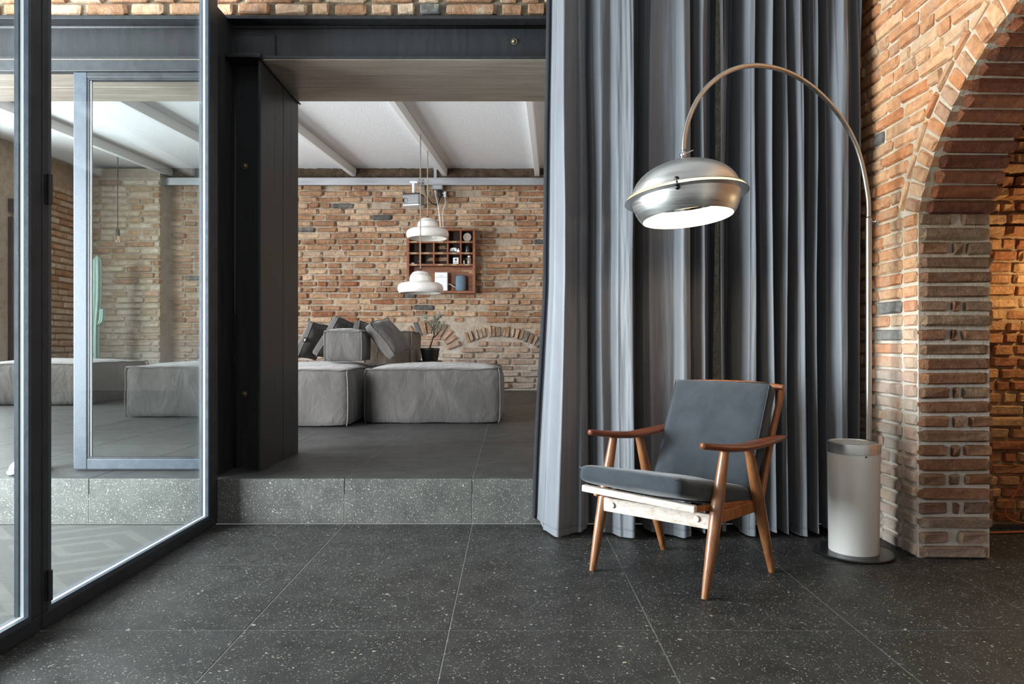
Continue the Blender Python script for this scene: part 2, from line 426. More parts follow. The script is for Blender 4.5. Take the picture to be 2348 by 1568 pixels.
# ------------------------------------------------------------------ floors and step
T = .6463; X0 = -1.4893; RY = 3.459; SZ = .2295; GJ = .003
fl = MB().span((X0-5*T, -1.7, -.06), (X0+8*T, RY, -.0015)).build('floor', M['grout'])
tag(fl, 'dark stone tiled floor of the front room', 'floor', None, 'structure')
tm = tile_mesh(T-GJ, T-GJ, .02, 'tile')
for i in range(-5, 8):
    for j in range(1, 9):
        o = bpy.data.objects.new('tile', tm); link(o, fl); o.location = (X0+(i+.5)*T, RY-(j-.5)*T, 0)
fu = MB().span((-6.6, RY+.012, SZ-.08), (4.6, 10.4, SZ-.0015)).build('floor_raised', M['grout'])
tag(fu, 'raised dark tiled floor of the far room', 'floor', None, 'structure')
tm2 = tile_mesh(T-GJ, T-GJ, .02, 'tile_up')
for i in range(-8, 9):
    for j in range(11):
        o = bpy.data.objects.new('tile', tm2); link(o, fu); o.location = (X0+(i+.5)*T, RY+(j+.5)*T+.0005, SZ)
st = MB().span((X0-5*T, RY+.0015, 0), (X0+8*T, RY+.4, SZ-.08)).build('trim_1', M['grout'])
tag(st, 'speckled grey tiled riser of the step up to the far room', 'step', None, 'structure')
tm3 = tile_mesh(T-GJ, SZ-.004, .02, 'tile_riser')
for i in range(-5, 7):
    o = bpy.data.objects.new('tile', tm3); link(o, st); o.location = (X0+(i+.5)*T, RY, SZ/2); o.rotation_euler = (HP, 0, 0)

# ------------------------------------------------------------------ far brick wall
WY = 10.31
def rough_sheet(x0, x1, z0, z1, y, nx, nz_, amp, sc=3.0):
    mb = MB()
    mb.grid([[(x0+(x1-x0)*i/nx, y-amp*fbm((i*(x1-x0)/nx*sc, 3.1, j*(z1-z0)/nz_*sc)), z0+(z1-z0)*j/nz_) for i in range(nx+1)] for j in range(nz_+1)])
    return mb
mb = rough_sheet(-6.45, 4.5, 0, 3.75, WY, 330, 110, .02, 4.0)
mb.span((-6.45, WY+.05, 0), (4.5, WY+.4, 3.75))
wf = mb.build('wall_back', M['mortar_far'], smooth=True); tag(wf, 'old rough brick wall at the back of the far room', 'wall', None, 'structure')
CH = .0905
def px_of(x, z, y=WY): return (VX+x*F/y, VY-(z-CAM_H)*F/y)
# blind arch of upright bricks near the right edge of the opening, and a smaller relieving arch left of it
def circ(a, b, c):
    ax, ay = a; bx, by = b; cx, cy = c
    d = 2*(ax*(by-cy)+bx*(cy-ay)+cx*(ay-by))
    ux = ((ax*ax+ay*ay)*(by-cy)+(bx*bx+by*by)*(cy-ay)+(cx*cx+cy*cy)*(ay-by))/d
    uy = ((ax*ax+ay*ay)*(cx-bx)+(bx*bx+by*by)*(ax-cx)+(cx*cx+cy*cy)*(bx-ax))/d
    return ux, uy, math.hypot(ax-ux, ay-uy)
pts = [P(1066, 776, WY), P(1146, 760, WY), P(1240, 787, WY)]
ax_, az_, ar_ = circ(*[(p.x, p.z) for p in pts])
arches = [(ax_, az_, ar_, .17, math.atan2(pts[0].z-az_, pts[0].x-ax_), math.atan2(pts[2].z-az_, pts[2].x-ax_), 17)]
c2 = P(981, 812, WY); arches.append((c2.x, c2.z, 62*WY/F, .22, math.radians(158), math.radians(12), 11))
far_list = []
rr = random.Random(11)
for k in range(0, 36):
    z = SZ+.02+(k+.5)*CH
    x = -3.7 - rr.random()*.3
    while x < .75:
        L = rr.choice((.16, .18, .22, .3, .33, .36, .38))
        cx = x+L/2
        skip = rr.random() < .03
        for (ax, az, ar, ah, a0, a1, n) in arches:
            d = math.hypot(cx-ax, z-az); an = math.atan2(z-az, cx-ax)
            if a1-.05 < an < a0+.05 and abs(d-ar) < ah*.5+.05: skip = True
        if not skip:
            sink = rr.uniform(-.012, .022)
            hh = CH*rr.uniform(.72, .86)
            wob = .008*fbm((cx*1.3, z, 7.0))
            far_list.append((Vector((cx, WY-.022+sink+.035, z+wob)), X3*math.cos(rr.gauss(0, .012))+Z3*rr.gauss(0, .015), (L-.02*rr.uniform(.6, 1.6), .10, hh)))
        x += L
def seen_far(c):
    px, py = px_of(c.x, c.z)
    return 676 < px < 1262 and 405 < py < 905 and not (838 < px < 1135 and py > 858) and not (690 < px < 836 and py > 850) and not (935 < px < 1088 and 527 < py < 668)
front = [b for b in far_list if seen_far(b[0])]
front.sort(key=lambda b: -b[2][0]*b[2][2])
front_parts = front[:262]; rest = [b for b in far_list if not any(b is q for q in front_parts)]
for c, ex, s in front_parts:
    ex = ex.normalized(); ez = Y3.cross(ex)*-1 if False else ex.cross(Y3); add_brick(wf, 'brick_far', c, ex, Y3, ez, s)
for (ax, az, ar, ah, a0, a1, n) in arches:
    for i in range(n):
        a = a0+(a1-a0)*(i+.5)/n + rr.uniform(-.01, .01)
        ez = Vector((math.cos(a), 0, math.sin(a))); ex = Y3.cross(ez)
        wd = abs(a0-a1)*ar/n
        add_brick(wf, 'brick_far', Vector((ax+ez.x*ar, WY+.02+rr.uniform(-.01, .01), az+ez.z*ar)), ex, Y3, ez, (wd*rr.uniform(.6, .78), .11, ah*rr.uniform(.85, 1.05)))
mbr = MB()
for c, ex, s in rest:
    ex = ex.normalized(); brick_into(mbr, c, ex, Y3, ex.cross(Y3), s)
# plain wall left of the jamb, behind the steel post, and right of the curtain edge: out of sight, joined
for k in range(36):
    z = SZ+.02+(k+.5)*CH; x = -4.55
    while x < -3.75:
        L = rr.choice((.2, .3, .36)); brick_into(mbr, Vector((x+L/2, WY+.02, z)), X3, Y3, Z3, (L-.02, .09, CH*.8)); x += L
o = mbr.build('bricks_between', M['brick_far'], wf); tag(o, kind='stuff')
# dark rubble course above the rail
mb = rough_sheet(-6.45, 4.5, 3.42, 3.62, WY-.07, 260, 6, .05, 9.0)
o = mb.build('rubble_course', M['rubble'], wf, smooth=True); tag(o, 'dark rough rubble course under the ceiling')
# pale brick pier at the left, seen through the glass door
pr = MB().span((-6.45, WY-.28, SZ), (-5.15, WY+.05, 3.5)).build('pier', M['mortar_far'], wf); tag(pr, 'pale lime stained brick pier')
px0 = VX-6.4*F/(WY-.3); 
for k in range(34):
    z = SZ+.03+(k+.5)*CH; x = -6.42; first = True
    while x < -5.16:
        L = rr.choice((.2, .24, .36, .4)); L = min(L, -5.14-x)
        if L > .07: add_brick(pr, 'brick_pier', Vector((x+L/2, WY-.26+rr.uniform(-.01, .02), z)), X3, Y3, Z3, (L-.018, .10, CH*rr.uniform(.74, .86)))
        x += L
# bricks of the recess right of the pier (seen through the glass door)
mb = MB()
for k in range(36):
    z = SZ+.02+(k+.5)*CH; x = -5.13
    while x < -4.56:
        L = rr.choice((.2, .24, .34)); add_brick(pr, 'brick_far', Vector((x+L/2, WY+.02+rr.uniform(-.01, .01), z)), X3, Y3, Z3, (L-.02, .09, CH*.8)); x += L

# left wall of the far room (window opening out of frame) and right wall
wl = MB()
wl.span((-6.6, 3.7, SZ), (-6.42, 4.7, 3.9)); wl.span((-6.6, 8.25, SZ), (-6.42, 10.3, 3.9))
wl.span((-6.6, 4.7, SZ), (-6.42, 8.25, .62)); wl.span((-6.6, 4.7, 2.9), (-6.42, 8.25, 3.9))
wl = wl.build('wall_left', M['mortar_far']); tag(wl, 'brick left wall of the far room with a window opening', 'wall', None, 'structure')
for k in range(32):
    z = SZ+.03+(k+.5)*CH; y = 9.25+rr.random()*.1
    while y < 10.0:
        L = rr.choice((.2, .24, .34)); add_brick(wl, 'brick_pier', Vector((-6.41+rr.uniform(-.01, .01), y+L/2, z)), Y3*-1, X3*-1, Z3, (L-.02, .08, CH*.8)); y += L
dpn = MB().span((-6.42, 8.72, SZ), (-6.36, 9.2, 2.55)); dpn.span((-6.42, 8.72, 2.62), (-6.3, 9.35, 2.78))
o = dpn.build('steel_panel', M['steel_black'], wl, bevel=.006)
wr2 = MB().span((3.55, 3.7, SZ), (3.75, 10.3, 3.9)).build('wall_far_right', M['hidden_brick']); tag(wr2, 'brick right wall of the far room, behind the curtain', 'wall', None, 'structure')

# ------------------------------------------------------------------ far ceiling, rafters, rail
def ceil_z(y): return 3.56-.0268*(WY-y)
mb = MB().grid([[(-6.6+i*.8, y, ceil_z(y)) for i in range(15)] for y in (3.72, 6.0, 8.0, WY+.05)])
mb.grid([[(-6.6+i*.8, y, ceil_z(y)+.12) for i in range(15)] for y in (WY+.05, 8.0, 6.0, 3.72)])
ce = mb.build('ceiling', M['plaster']); tag(ce, 'white plaster ceiling of the far room between rafters', 'ceiling', None, 'structure')
for px in (-24, 186, 395, 604, 814, 1022, 1232, 1442, 1652):
    xf = (px-VX)*WY/F
    d = Vector((.0625, 1, .0268)); top = Vector((xf, WY-.02, ceil_z(WY)-.005)); L = 6.3
    a = top-d*L; hw = .036; hh = .115
    mb = MB(); vs = []
    for p in (a, top):
        for dx, dz in ((-hw, 0), (hw, 0), (hw, -hh), (-hw, -hh)): vs.append(p+Vector((dx, 0, dz)))
    mb.add(vs, [(0, 1, 2, 3), (7, 6, 5, 4), (0, 4, 5, 1), (1, 5, 6, 2), (2, 6, 7, 3), (3, 7, 4, 0)])
    mb.build('rafter', M['rafter'], ce, bevel=.005)
rl = MB(); zr0 = P(0, 424, WY-.15).z; zr1 = P(0, 408.5, WY-.15).z
rl.span((-6.4, WY-.16, zr0), (3.5, WY-.06, zr1))
rl = rl.build('trim_2', M['galv'], bevel=.006); tag(rl, 'galvanised metal rail running along the top of the far brick wall', 'rail', None, 'structure')
lip = MB().span((-6.4, WY-.168, zr1-.004), (3.5, WY-.16, zr1+.004)); lip.span((-6.4, WY-.168, zr0-.004), (3.5, WY-.16, zr0+.006))
lip.build('lip', M['galv'], rl)
for dx in (-4, 4):
    for dy in (412, 420):
        p = P(966+dx, dy, WY-.165); MB().ball(p, .009, 8, (1, .5, 1)).build('rivet', M['dark_metal'], rl)
br = MB().span(P(998, 408, WY-.1)+Vector((-.02, -.005, 0)), P(998, 386, WY-.1)+Vector((.02, .005, 0))); br.span(P(994, 386, WY-.1)+Vector((0, -.01, -.02)), P(1003, 386, WY-.1)+Vector((0, .01, .01)))
br.build('hanger', M['galv'], rl)

# ------------------------------------------------------------------ wall between the rooms and the steel portal
wm = MB()
wm.span((-4.9, 3.70, 2.69), (.3, 4.3, 3.9)); wm.span((.3, 3.66, SZ-.1), (3.55, 4.3, 3.9)); wm.span((-4.9, 3.72, SZ), (-4.2, 4.3, 2.7))
wm = wm.build('wall_middle', M['mortar_jamb']); tag(wm, 'brick wall above the steel lintel between the two rooms', 'wall', None, 'structure')
for k in range(3):
    z = 2.678+.034+k*.068; x = -3.2+rr.random()*.2
    while x < .3:
        L = rr.choice((.12, .14, .2, .25, .3))
        add_brick(wm, 'brick_lintel', Vector((x+L/2, 3.70+rr.uniform(-.006, .008), z)), X3, Y3, Z3, (L-.03, .06, .056)); x += L
pt = empty('trim_3', (0, 0, 0), 'black steel beam portal framing the opening to the far room', 'portal', None, 'structure')
sb = M['steel_black']
bm_ = MB(); bm_.span((-4.2, 3.655, 2.648), (.26, 3.95, 2.668)).build('top_flange', sb, pt, bevel=.003)
MB().span((-4.2, 3.735, 2.455), (.26, 3.76, 2.655)).build('web', sb, pt)
fil = MB(); fil.tube([(-4.2, 3.737, 2.642), (.26, 3.737, 2.642)], .012, 10); fil.build('fillet', sb, pt, smooth=True)
MB().span((-1.52, 3.66, 2.436), (.26, 3.875, 2.452)).build('bottom_flange', sb, pt, bevel=.003)
MB().span((-4.2, 3.66, 2.436), (-1.525, 3.875, 2.452)).build('bottom_flange', sb, pt, bevel=.003)
MB().span((-1.545, 3.63, 2.433), (-1.33, 3.66, 2.453)).build('flange_end', M['steel_jamb'], pt, bevel=.003)
MB().span((-1.525, 3.722, 2.452), (-1.285, 3.736, 2.59)).build('splice_plate', sb, pt, bevel=.003)
for y0, y1, z in ((3.876, 4.068, 2.446), (4.074, 4.31, 2.448)):
    MB().span((-4.2, y0, z-.008), (.26, y1, z+.02)).build('soffit_plate', M['steel_soffit'], pt, bevel=.002)
MB().span((-1.335, 3.665, 2.433), (.24, 3.873, 2.437)).build('soffit_plate', M['steel_soffit'], pt)
MB().span((-4.2, 3.665, 2.433), (-1.53, 3.873, 2.437)).build('soffit_plate', M['steel_soffit'], pt)
js = [3.66, 3.874, 4.022, 4.166, 4.31]
for i in range(4):
    MB().span((-1.356, js[i]+.002, SZ), (-1.340-.001*(i % 2), js[i+1]-.002, 2.434)).build('jamb_plate', M['steel_jamb'], pt, bevel=.002)
mb = MB(); mb.tube([(-1.333, 3.662, 2.431), (-1.333, 4.315, 2.426)], .006, 8); mb.build('weld_bar', M['steel_jamb'], pt)
MB().span((-1.525, 3.765, SZ), (-1.352, 3.785, 2.64)).build('column_web', sb, pt)
MB().span((-1.54, 3.475, SZ), (-1.522, 4.31, 2.66)).build('column_flange', sb, pt, bevel=.002)
MB().tube([(-1.519, 3.765, SZ), (-1.519, 3.765, 2.64)], .008, 8).build('fillet', sb, pt, smooth=True)
MB().span((.225, 3.64, SZ), (.30, 4.32, 2.44)).build('jamb_plate', sb, pt, bevel=.003)
def bolt(p, parent):
    m4 = Matrix.Translation(Vector(p)) @ Matrix.Rotation(HP, 4, 'X')
    b = MB().lathe([(0, 0), (.017, 0), (.017, .004), (.0, .004)], 20, m4); b = b.build('bolt', M['brass_bolt'], parent, auto=40)
    MB().lathe([(0, .004), (.010, .004), (.010, .012), (.004, .016), (0, .016)], 6, m4).build('bolt_head', M['brass_bolt'], b)
bolt(P(1179, 96, 3.735), pt); bolt(P(562, 381, 3.765), pt); bolt(P(561, 903, 3.765), pt)

# ------------------------------------------------------------------ right brick wall with the arch
WX = 1.733; WX2 = 2.035
CY, CZ, R = 1.947, 1.143, 1.013
th0 = math.asin((1.46-CZ)/R); YS = CY+R*math.cos(th0)
mb = MB()
def arch_pt(a, r): return CY+r*math.cos(a), CZ+r*math.sin(a)
prof = [(3.655, 0), (YS, 0), (YS, 1.46)]
N = 40; aa = [th0+(math.pi-2*th0)*i/N for i in range(N+1)]
inner = [(YS, 0)] + [arch_pt(a, R) for a in aa] + [(arch_pt(aa[-1], R)[0], 0)]
outer = [(3.655, 0)] + [(3.655, 3.0)]*1
for xx, flip in ((WX, 0), (WX2, 1)):
    q = lambda y, z: (xx, y, z)
    mb.add([q(YS, 0), q(3.655, 0), q(3.655, 1.46), q(YS, 1.46)], [(0, 1, 2, 3)])
    mb.add([q(YS, 1.46), q(3.655, 1.46), q(3.655, 3.0), q(YS, 3.0)], [(0, 1, 2, 3)])
    for i in range(N):
        y0, z0 = arch_pt(aa[i], R); y1, z1 = arch_pt(aa[i+1], R)
        mb.add([q(y0, z0), q(y0, 3.0), q(y1, 3.0), q(y1, z1)], [(0, 1, 2, 3)])
    ye = arch_pt(aa[-1], R)[0]
    mb.add([q(ye, 0), q(ye, 3.0), q(.3, 3.0), q(.3, 0)], [(0, 1, 2, 3)])
for i in range(len(inner)-1):
    (y0, z0), (y1, z1) = inner[i], inner[i+1]
    mb.add([(WX, y0, z0), (WX, y1, z1), (WX2, y1, z1), (WX2, y0, z0)], [(0, 1, 2, 3)])
mb.add([(WX, .3, 0), (WX2, .3, 0), (WX2, .3, 3), (WX, .3, 3)], [(0, 1, 2, 3)])
mb.add([(WX, .3, 3), (WX, 3.655, 3), (WX2, 3.655, 3), (WX2, .3, 3)], [(0, 1, 2, 3)])
wr = mb.build('wall_right', M['mortar_right']); tag(wr, 'orange brick wall with a wide brick arch beside the floor lamp', 'wall', None, 'structure')
CR = .0613
RO = R+.105; RO2 = R+.145
# face bricks (face looks to -X); length runs along Y
off_mb = {'brick_right': MB(), 'brick_arch': MB()}
def wall_brick(mat, c, ex, ey, ez, size):
    # bricks outside the photograph's view or behind the curtain are joined, all others are pieces of their own
    if 2.28 < c.y < 3.36 and c.z < CAM_H+.53*c.y: add_brick(wr, mat, c, ex, ey, ez, size)
    else: brick_into(off_mb[mat], c, ex, ey, ez, size)
def face_brick(y0, y1, z, h, sink=0, tilt=0):
    L = abs(y1-y0)
    ex = (Y3*-1*math.cos(tilt)+Z3*math.sin(tilt)); ez = ex.cross(X3)*1.0
    if ez.z < 0: ez = -ez
    wall_brick('brick_right', Vector((WX+.013+sink, (y0+y1)/2, z)), ex, X3, ez, (L, .055, h))
for k in range(48):
    z = (k+.5)*CR
    if z < 1.45:
        y = YS+.006
        seq = [.104]
    else:
        dz = z-CZ
        y = CY+math.sqrt(max(RO2**2-dz*dz, .0))+.012 if dz < RO2 else 2.2
        seq = []
    y = max(y, 2.2)
    first = True
    while y < 3.46:
        L = (seq.pop(0) if seq else rr.choice((.085, .1, .15, .19, .21, .23)))
        y1 = min(y+L, 3.47)
        if y1-y > .04: face_brick(y, y1-.009, z+.004*fbm((y*3, z*3, 1)), CR*rr.uniform(.78, .87), rr.uniform(-.002, .003), rr.gauss(0, .012))
        y = y1
        if first and z < 1.45 : y += .008
        first = False
# the arch: inner ring of voussoirs running through the wall, outer ring of thin bricks
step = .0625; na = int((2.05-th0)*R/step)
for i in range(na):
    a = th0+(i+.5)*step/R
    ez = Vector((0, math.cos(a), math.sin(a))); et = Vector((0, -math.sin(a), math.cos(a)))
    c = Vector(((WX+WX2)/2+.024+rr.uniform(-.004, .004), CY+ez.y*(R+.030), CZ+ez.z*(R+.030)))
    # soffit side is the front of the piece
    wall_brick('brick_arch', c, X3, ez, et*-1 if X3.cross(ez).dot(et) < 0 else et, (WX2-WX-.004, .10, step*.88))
    # its fired face on the wall side
    q = Vector((WX+.013+rr.uniform(-.002, .003), CY+ez.y*(R+.047), CZ+ez.z*(R+.047)))
    wall_brick('brick_right', q, ez, X3, et if ez.cross(X3).dot(et) > 0 else et*-1, (.098, .055, step*.86))
a = th0-.35
while a < 2.0:
    L = rr.uniform(.11, .15); a1 = a+L/RO
    am = (a+a1)/2
    if am > th0:
        ez = Vector((0, math.cos(am), math.sin(am))); et = Vector((0, -math.sin(am), math.cos(am)))
        c = Vector((WX+.013, CY+ez.y*(RO+.02), CZ+ez.z*(RO+.02)))
        wall_brick('brick_right', c, et, X3, et.cross(X3)*-1, (L*.93, .055, .03))
    a = a1
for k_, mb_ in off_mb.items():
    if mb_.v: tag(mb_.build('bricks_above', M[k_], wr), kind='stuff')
# bricks of the jamb under the springing (face looks to the camera)
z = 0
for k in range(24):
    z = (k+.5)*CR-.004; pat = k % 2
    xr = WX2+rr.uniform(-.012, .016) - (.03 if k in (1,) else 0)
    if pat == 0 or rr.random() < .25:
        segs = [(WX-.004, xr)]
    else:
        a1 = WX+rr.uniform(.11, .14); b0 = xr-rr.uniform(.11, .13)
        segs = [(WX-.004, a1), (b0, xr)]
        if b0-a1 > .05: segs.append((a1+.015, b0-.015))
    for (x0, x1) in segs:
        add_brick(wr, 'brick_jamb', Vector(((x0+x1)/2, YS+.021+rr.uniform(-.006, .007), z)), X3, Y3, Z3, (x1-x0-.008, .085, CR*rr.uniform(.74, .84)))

# ------------------------------------------------------------------ niche behind the arch
NY = 3.384
mb = rough_sheet(WX2-.02, 3.6, 0, 3.0, NY, 50, 70, .012, 8.0); mb.span((WX2, NY+.03, 0), (3.6, NY+.25, 3.0))
wn = mb.build('wall_niche', M['mortar_niche'], smooth=True); tag(wn, 'warm lit brick wall in the niche beyond the arch', 'wall', None, 'structure')
for k in range(37):
    z = .03+(k+.5)*.0585; x = 2.16+rr.random()*.08
    proud = -.02 if k in (24, 25) else (-.05 if k in (27, 28, 29) else (-.03 if k > 29 else 0))
    while x < 2.78:
        L = rr.choice((.07, .11, .14, .2))
        add_brick(wn, 'brick_niche', Vector((x+L/2, NY+.016+proud+rr.uniform(-.006, .006), z+rr.uniform(-.003, .003))), X3, Y3, Z3, (L-.012, .075+abs(proud), .0585*rr.uniform(.76, .86))); x += L
bb = MB().span((WX2, NY-.03, 0), (3.5, NY+.02, .018)).build('trim_4', M['steel_black']); tag(bb, 'low dark skirting at the foot of the niche wall', 'skirting', None, 'structure')
MB().span((3.5, .3, 0), (3.62, 3.6, 3.0)).build('wall_niche_side', M['hidden_brick']); tag(bpy.data.objects['wall_niche_side'], 'brick side wall of the niche, out of the frame', 'wall', None, 'structure')
# front room ceiling
mb = MB().span((-5.0, 2.3, 3.0), (3.6, 3.72, 3.12)); o = mb.build('ceiling_front', M['plaster']); tag(o, 'plain ceiling of the front room, above the frame', 'ceiling', None, 'structure')
d = bpy.data.lights.new('niche_lamp', 'POINT'); d.energy = 11; d.color = (1, .80, .44); d.shadow_soft_size = .05
o = bpy.data.objects.new('niche_lamp', d); link(o); o.location = (2.66, 3.08, 1.22)
# ------------------------------------------------------------------ glass partition panels and the glass door of the opening
GX0, GX1 = -1.530, -1.482
def glass_panel(name, y0, y1, s0, s1, z1, label, hinge=False, dark='frame_black'):
    t = empty(name, (0, 0, 0), label, 'glass door', None, 'structure')
    fb = M[dark]; rb = .052
    MB().span((GX0, y0, .004), (GX1, y1, rb)).build('bottom_rail', fb, t, bevel=.003)
    MB().span((GX0, y0, z1-rb), (GX1, y1, z1)).build('top_rail', fb, t, bevel=.003)
    MB().span((GX0, y0, rb), (GX1, y0+s0, z1-rb)).build('stile', fb, t, bevel=.003)
    MB().span((GX0, y1-s1, rb), (GX1, y1, z1-rb)).build('stile', fb, t, bevel=.003)
    # glazing beads: slim raised strips inside the frame
    b = MB(); bw = .014
    for xa in (GX1-.016, GX0+.002):
        b.span((xa, y0+s0, rb), (xa+.014, y1-s1, rb+bw)); b.span((xa, y0+s0, z1-rb-bw), (xa+.014, y1-s1, z1-rb))
        b.span((xa, y0+s0, rb+bw), (xa+.014, y0+s0+bw, z1-rb-bw)); b.span((xa, y1-s1-bw, rb+bw), (xa+.014, y1-s1, z1-rb-bw))
    b.build('glazing_bead', M['frame_blue'], t)
    sp = MB(); xa, xb = -1.512, -1.500
    sp.span((xa, y0+s0, rb+.001), (xb, y0+s0+.012, z1-rb)); sp.span((xa, y1-s1-.012, rb+.001), (xb, y1-s1, z1-rb)); sp.span((xa, y0+s0, rb), (xb, y1-s1, rb+.014))
    sp.build('spacer_bar', M['alu_spacer'], t)
    for xa in (-1.4995, -1.5165):
        MB().span((xa, y0+s0+.0005, rb+.0005), (xa+.004, y1-s1-.0005, z1-rb-.0005)).build('pane', M['glass'], t)
    if hinge:
        for z in (.135, 1.4, 2.6):
            h = MB().lathe([(0, -.048), (.008, -.048), (.008, .048), (0, .048)], 14, Matrix.Translation((GX1+.008, y0+s0*.75, z)))
            h.span((GX1, y0+s0*.3, z-.045), (GX1+.003, y0+s0, z+.045)); h.build('hinge', M['frame_black'], t, auto=40)
    return t
glass_panel('door_1', 2.163, 3.456, .030, .092, 2.95, 'large glass partition panel in a dark steel frame beside the step', True)
glass_panel('door_2', .95, 2.159, .043, .043, 2.95, 'nearer glass partition panel cut by the left edge of the picture', False, 'frame_black')
# leaf in the opening left of the steel post
dr = empty('door_3', (0, 0, 0), 'blue grey framed glass door standing on the raised floor behind the partition', 'glass door', None, 'structure')
DY0, DY1 = 3.668, 3.706; dx0, dx1 = P(168, 0, 3.668).x, -1.565; dz0, dz1 = SZ+.008, P(0, 165, 3.668).z
xs_ = P(199, 0, 3.668).x
MB().span((dx0, DY0, dz0), (xs_, DY1, dz1)).build('stile', M['frame_blue'], dr, bevel=.004)
MB().span((dx1-.07, DY0, dz0), (dx1, DY1, dz1)).build('stile', M['frame_blue'], dr, bevel=.004)
MB().span((xs_, DY0, dz0), (dx1-.07, DY1, dz0+.056)).build('bottom_rail', M['frame_blue'], dr, bevel=.004)
MB().span((xs_, DY0, dz1-.03), (dx1-.07, DY1, dz1)).build('top_rail', M['frame_black'], dr, bevel=.004)
b = MB()
b.span((xs_, DY0+.004, dz0+.056), (xs_+.012, DY0+.03, dz1-.03)); b.span((xs_+.012, DY0+.004, dz0+.056), (dx1-.07, DY0+.03, dz0+.066)); b.span((xs_+.012, DY0+.004, dz1-.042), (dx1-.07, DY0+.03, dz1-.03))
b.build('glazing_bead', M['frame_black'], dr)
MB().span((xs_+.014, DY0+.008, dz0+.068), (xs_+.020, DY0+.02, dz1-.044)).build('spacer_bar', M['alu_spacer'], dr)
MB().span((xs_+.012, DY0+.012, dz0+.0665), (dx1-.071, DY0+.018, dz1-.0425)).build('pane', M['glass'], dr)
# fixed head frame over the leaf
hd = MB().span((-4.2, 3.665, P(0, 163, 3.665).z), (-1.55, 3.71, 2.432)).build('trim_5', M['frame_black'], bevel=.003); tag(hd, 'dark steel head bar over the glass door', 'door head', None, 'structure')

# rug seen through the partition
m, nt, bb_ = new_mat('rug_key_pattern'); setb(bb_, rough=1.0, spec=.1, sheen=.2)
mp = nd(nt, 'ShaderNodeMapping'); nt.links.new(nd(nt, 'ShaderNodeNewGeometry').outputs['Position'], mp.inputs[0]); mp.inputs['Rotation'].default_value = (0, 0, math.radians(-38)); mp.inputs['Scale'].default_value = (1.5, 2.0, 1)
sx = nd(nt, 'ShaderNodeSeparateXYZ'); nt.links.new(mp.outputs[0], sx.inputs[0])
fx = mth(nt, 'ABSOLUTE', mth(nt, 'SUBTRACT', mth(nt, 'FRACT', sx.outputs[0]), .5)); fy = mth(nt, 'ABSOLUTE', mth(nt, 'SUBTRACT', mth(nt, 'FRACT', sx.outputs[1]), .5))
mxn = mth(nt, 'MAXIMUM', fx, fy)
ln = mth(nt, 'GREATER_THAN', mth(nt, 'FRACT', mth(nt, 'MULTIPLY', mxn, 5.0)), .62)
ln = mth(nt, 'MULTIPLY', ln, ramp(nt, nz(nt, 9, 5, wpos(nt), .7), [(.3, (.35,)*3), (.65, (1,)*3)]))
bc = ramp(nt, nz(nt, 90, 5, wpos(nt), .8), [(.3, sr(54, 53, 50)), (.7, sr(82, 80, 76))])
nt.links.new(mix(nt, mth(nt, 'MULTIPLY', ln, .55), bc, sr(106, 103, 96)), bb_.inputs['Base Color']); bump(nt, bb_, nz(nt, 500, 3, wpos(nt)), .003)
rg = MB().span((-4.4, 1.2, .001), (-1.56, 3.40, .009)).build('rug', m, bevel=.003)
tag(rg, 'thin grey rug with a faint key pattern on the floor beyond the glass partition', 'rug')

# ------------------------------------------------------------------ curtains
def interp(tab, x):
    if x <= tab[0][0]: return tab[0][1]
    for i in range(len(tab)-1):
        x0, y0 = tab[i]; x1, y1 = tab[i+1]
        if x <= x1:
            t = (x-x0)/max(x1-x0, 1e-6); t = t*t*(3-2*t)
            return y0+(y1-y0)*t
    return tab[-1][1]
CUY = 3.29
FOLD1 = [(90, -.06), (104, -.045), (118, .0), (190, .07), (215, .045), (265, .025), (297, .035), (320, .01), (368, -.03), (385, .0), (440, .045), (500, .03), (560, .06), (648, .085), (664, .04), (690, -.06), (726, -.06),
         (738, .015), (770, .05), (850, .04), (920, .045), (985, .08), (1028, .075), (1042, .02), (1060, -.065), (1080, -.06), (1090, .02), (1130, .07), (1152, .02), (1200, -.02), (1258, -.07), (1300, -.075)]
FOLD2 = [(1252, .045), (1262, .04), (1300, .0), (1335, -.06), (1393, -.065), (1404, .0), (1440, .05), (1475, .06), (1490, .02), (1512, -.07), (1531, -.065), (1540, .015), (1585, .065), (1601, .02), (1620, -.07), (1637, -.05),
         (1665, .045), (1690, .06), (1702, .0), (1730, -.06), (1744, -.01), (1775, .05), (1798, .06), (1816, .0), (1848, -.055), (1860, .01), (1885, .055), (1902, .0), (1930, -.05), (1962, -.055), (1982, .015), (2040, .07), (2075, .07), (2092, .0),
         (2118, -.06), (2136, .0), (2180, .05), (2202, .01), (2228, -.03), (2246, -.05)]
def zx2x(zx, y): return ((zx/3.0103+1230)-VX)*y/F
CZ1 = 2.93
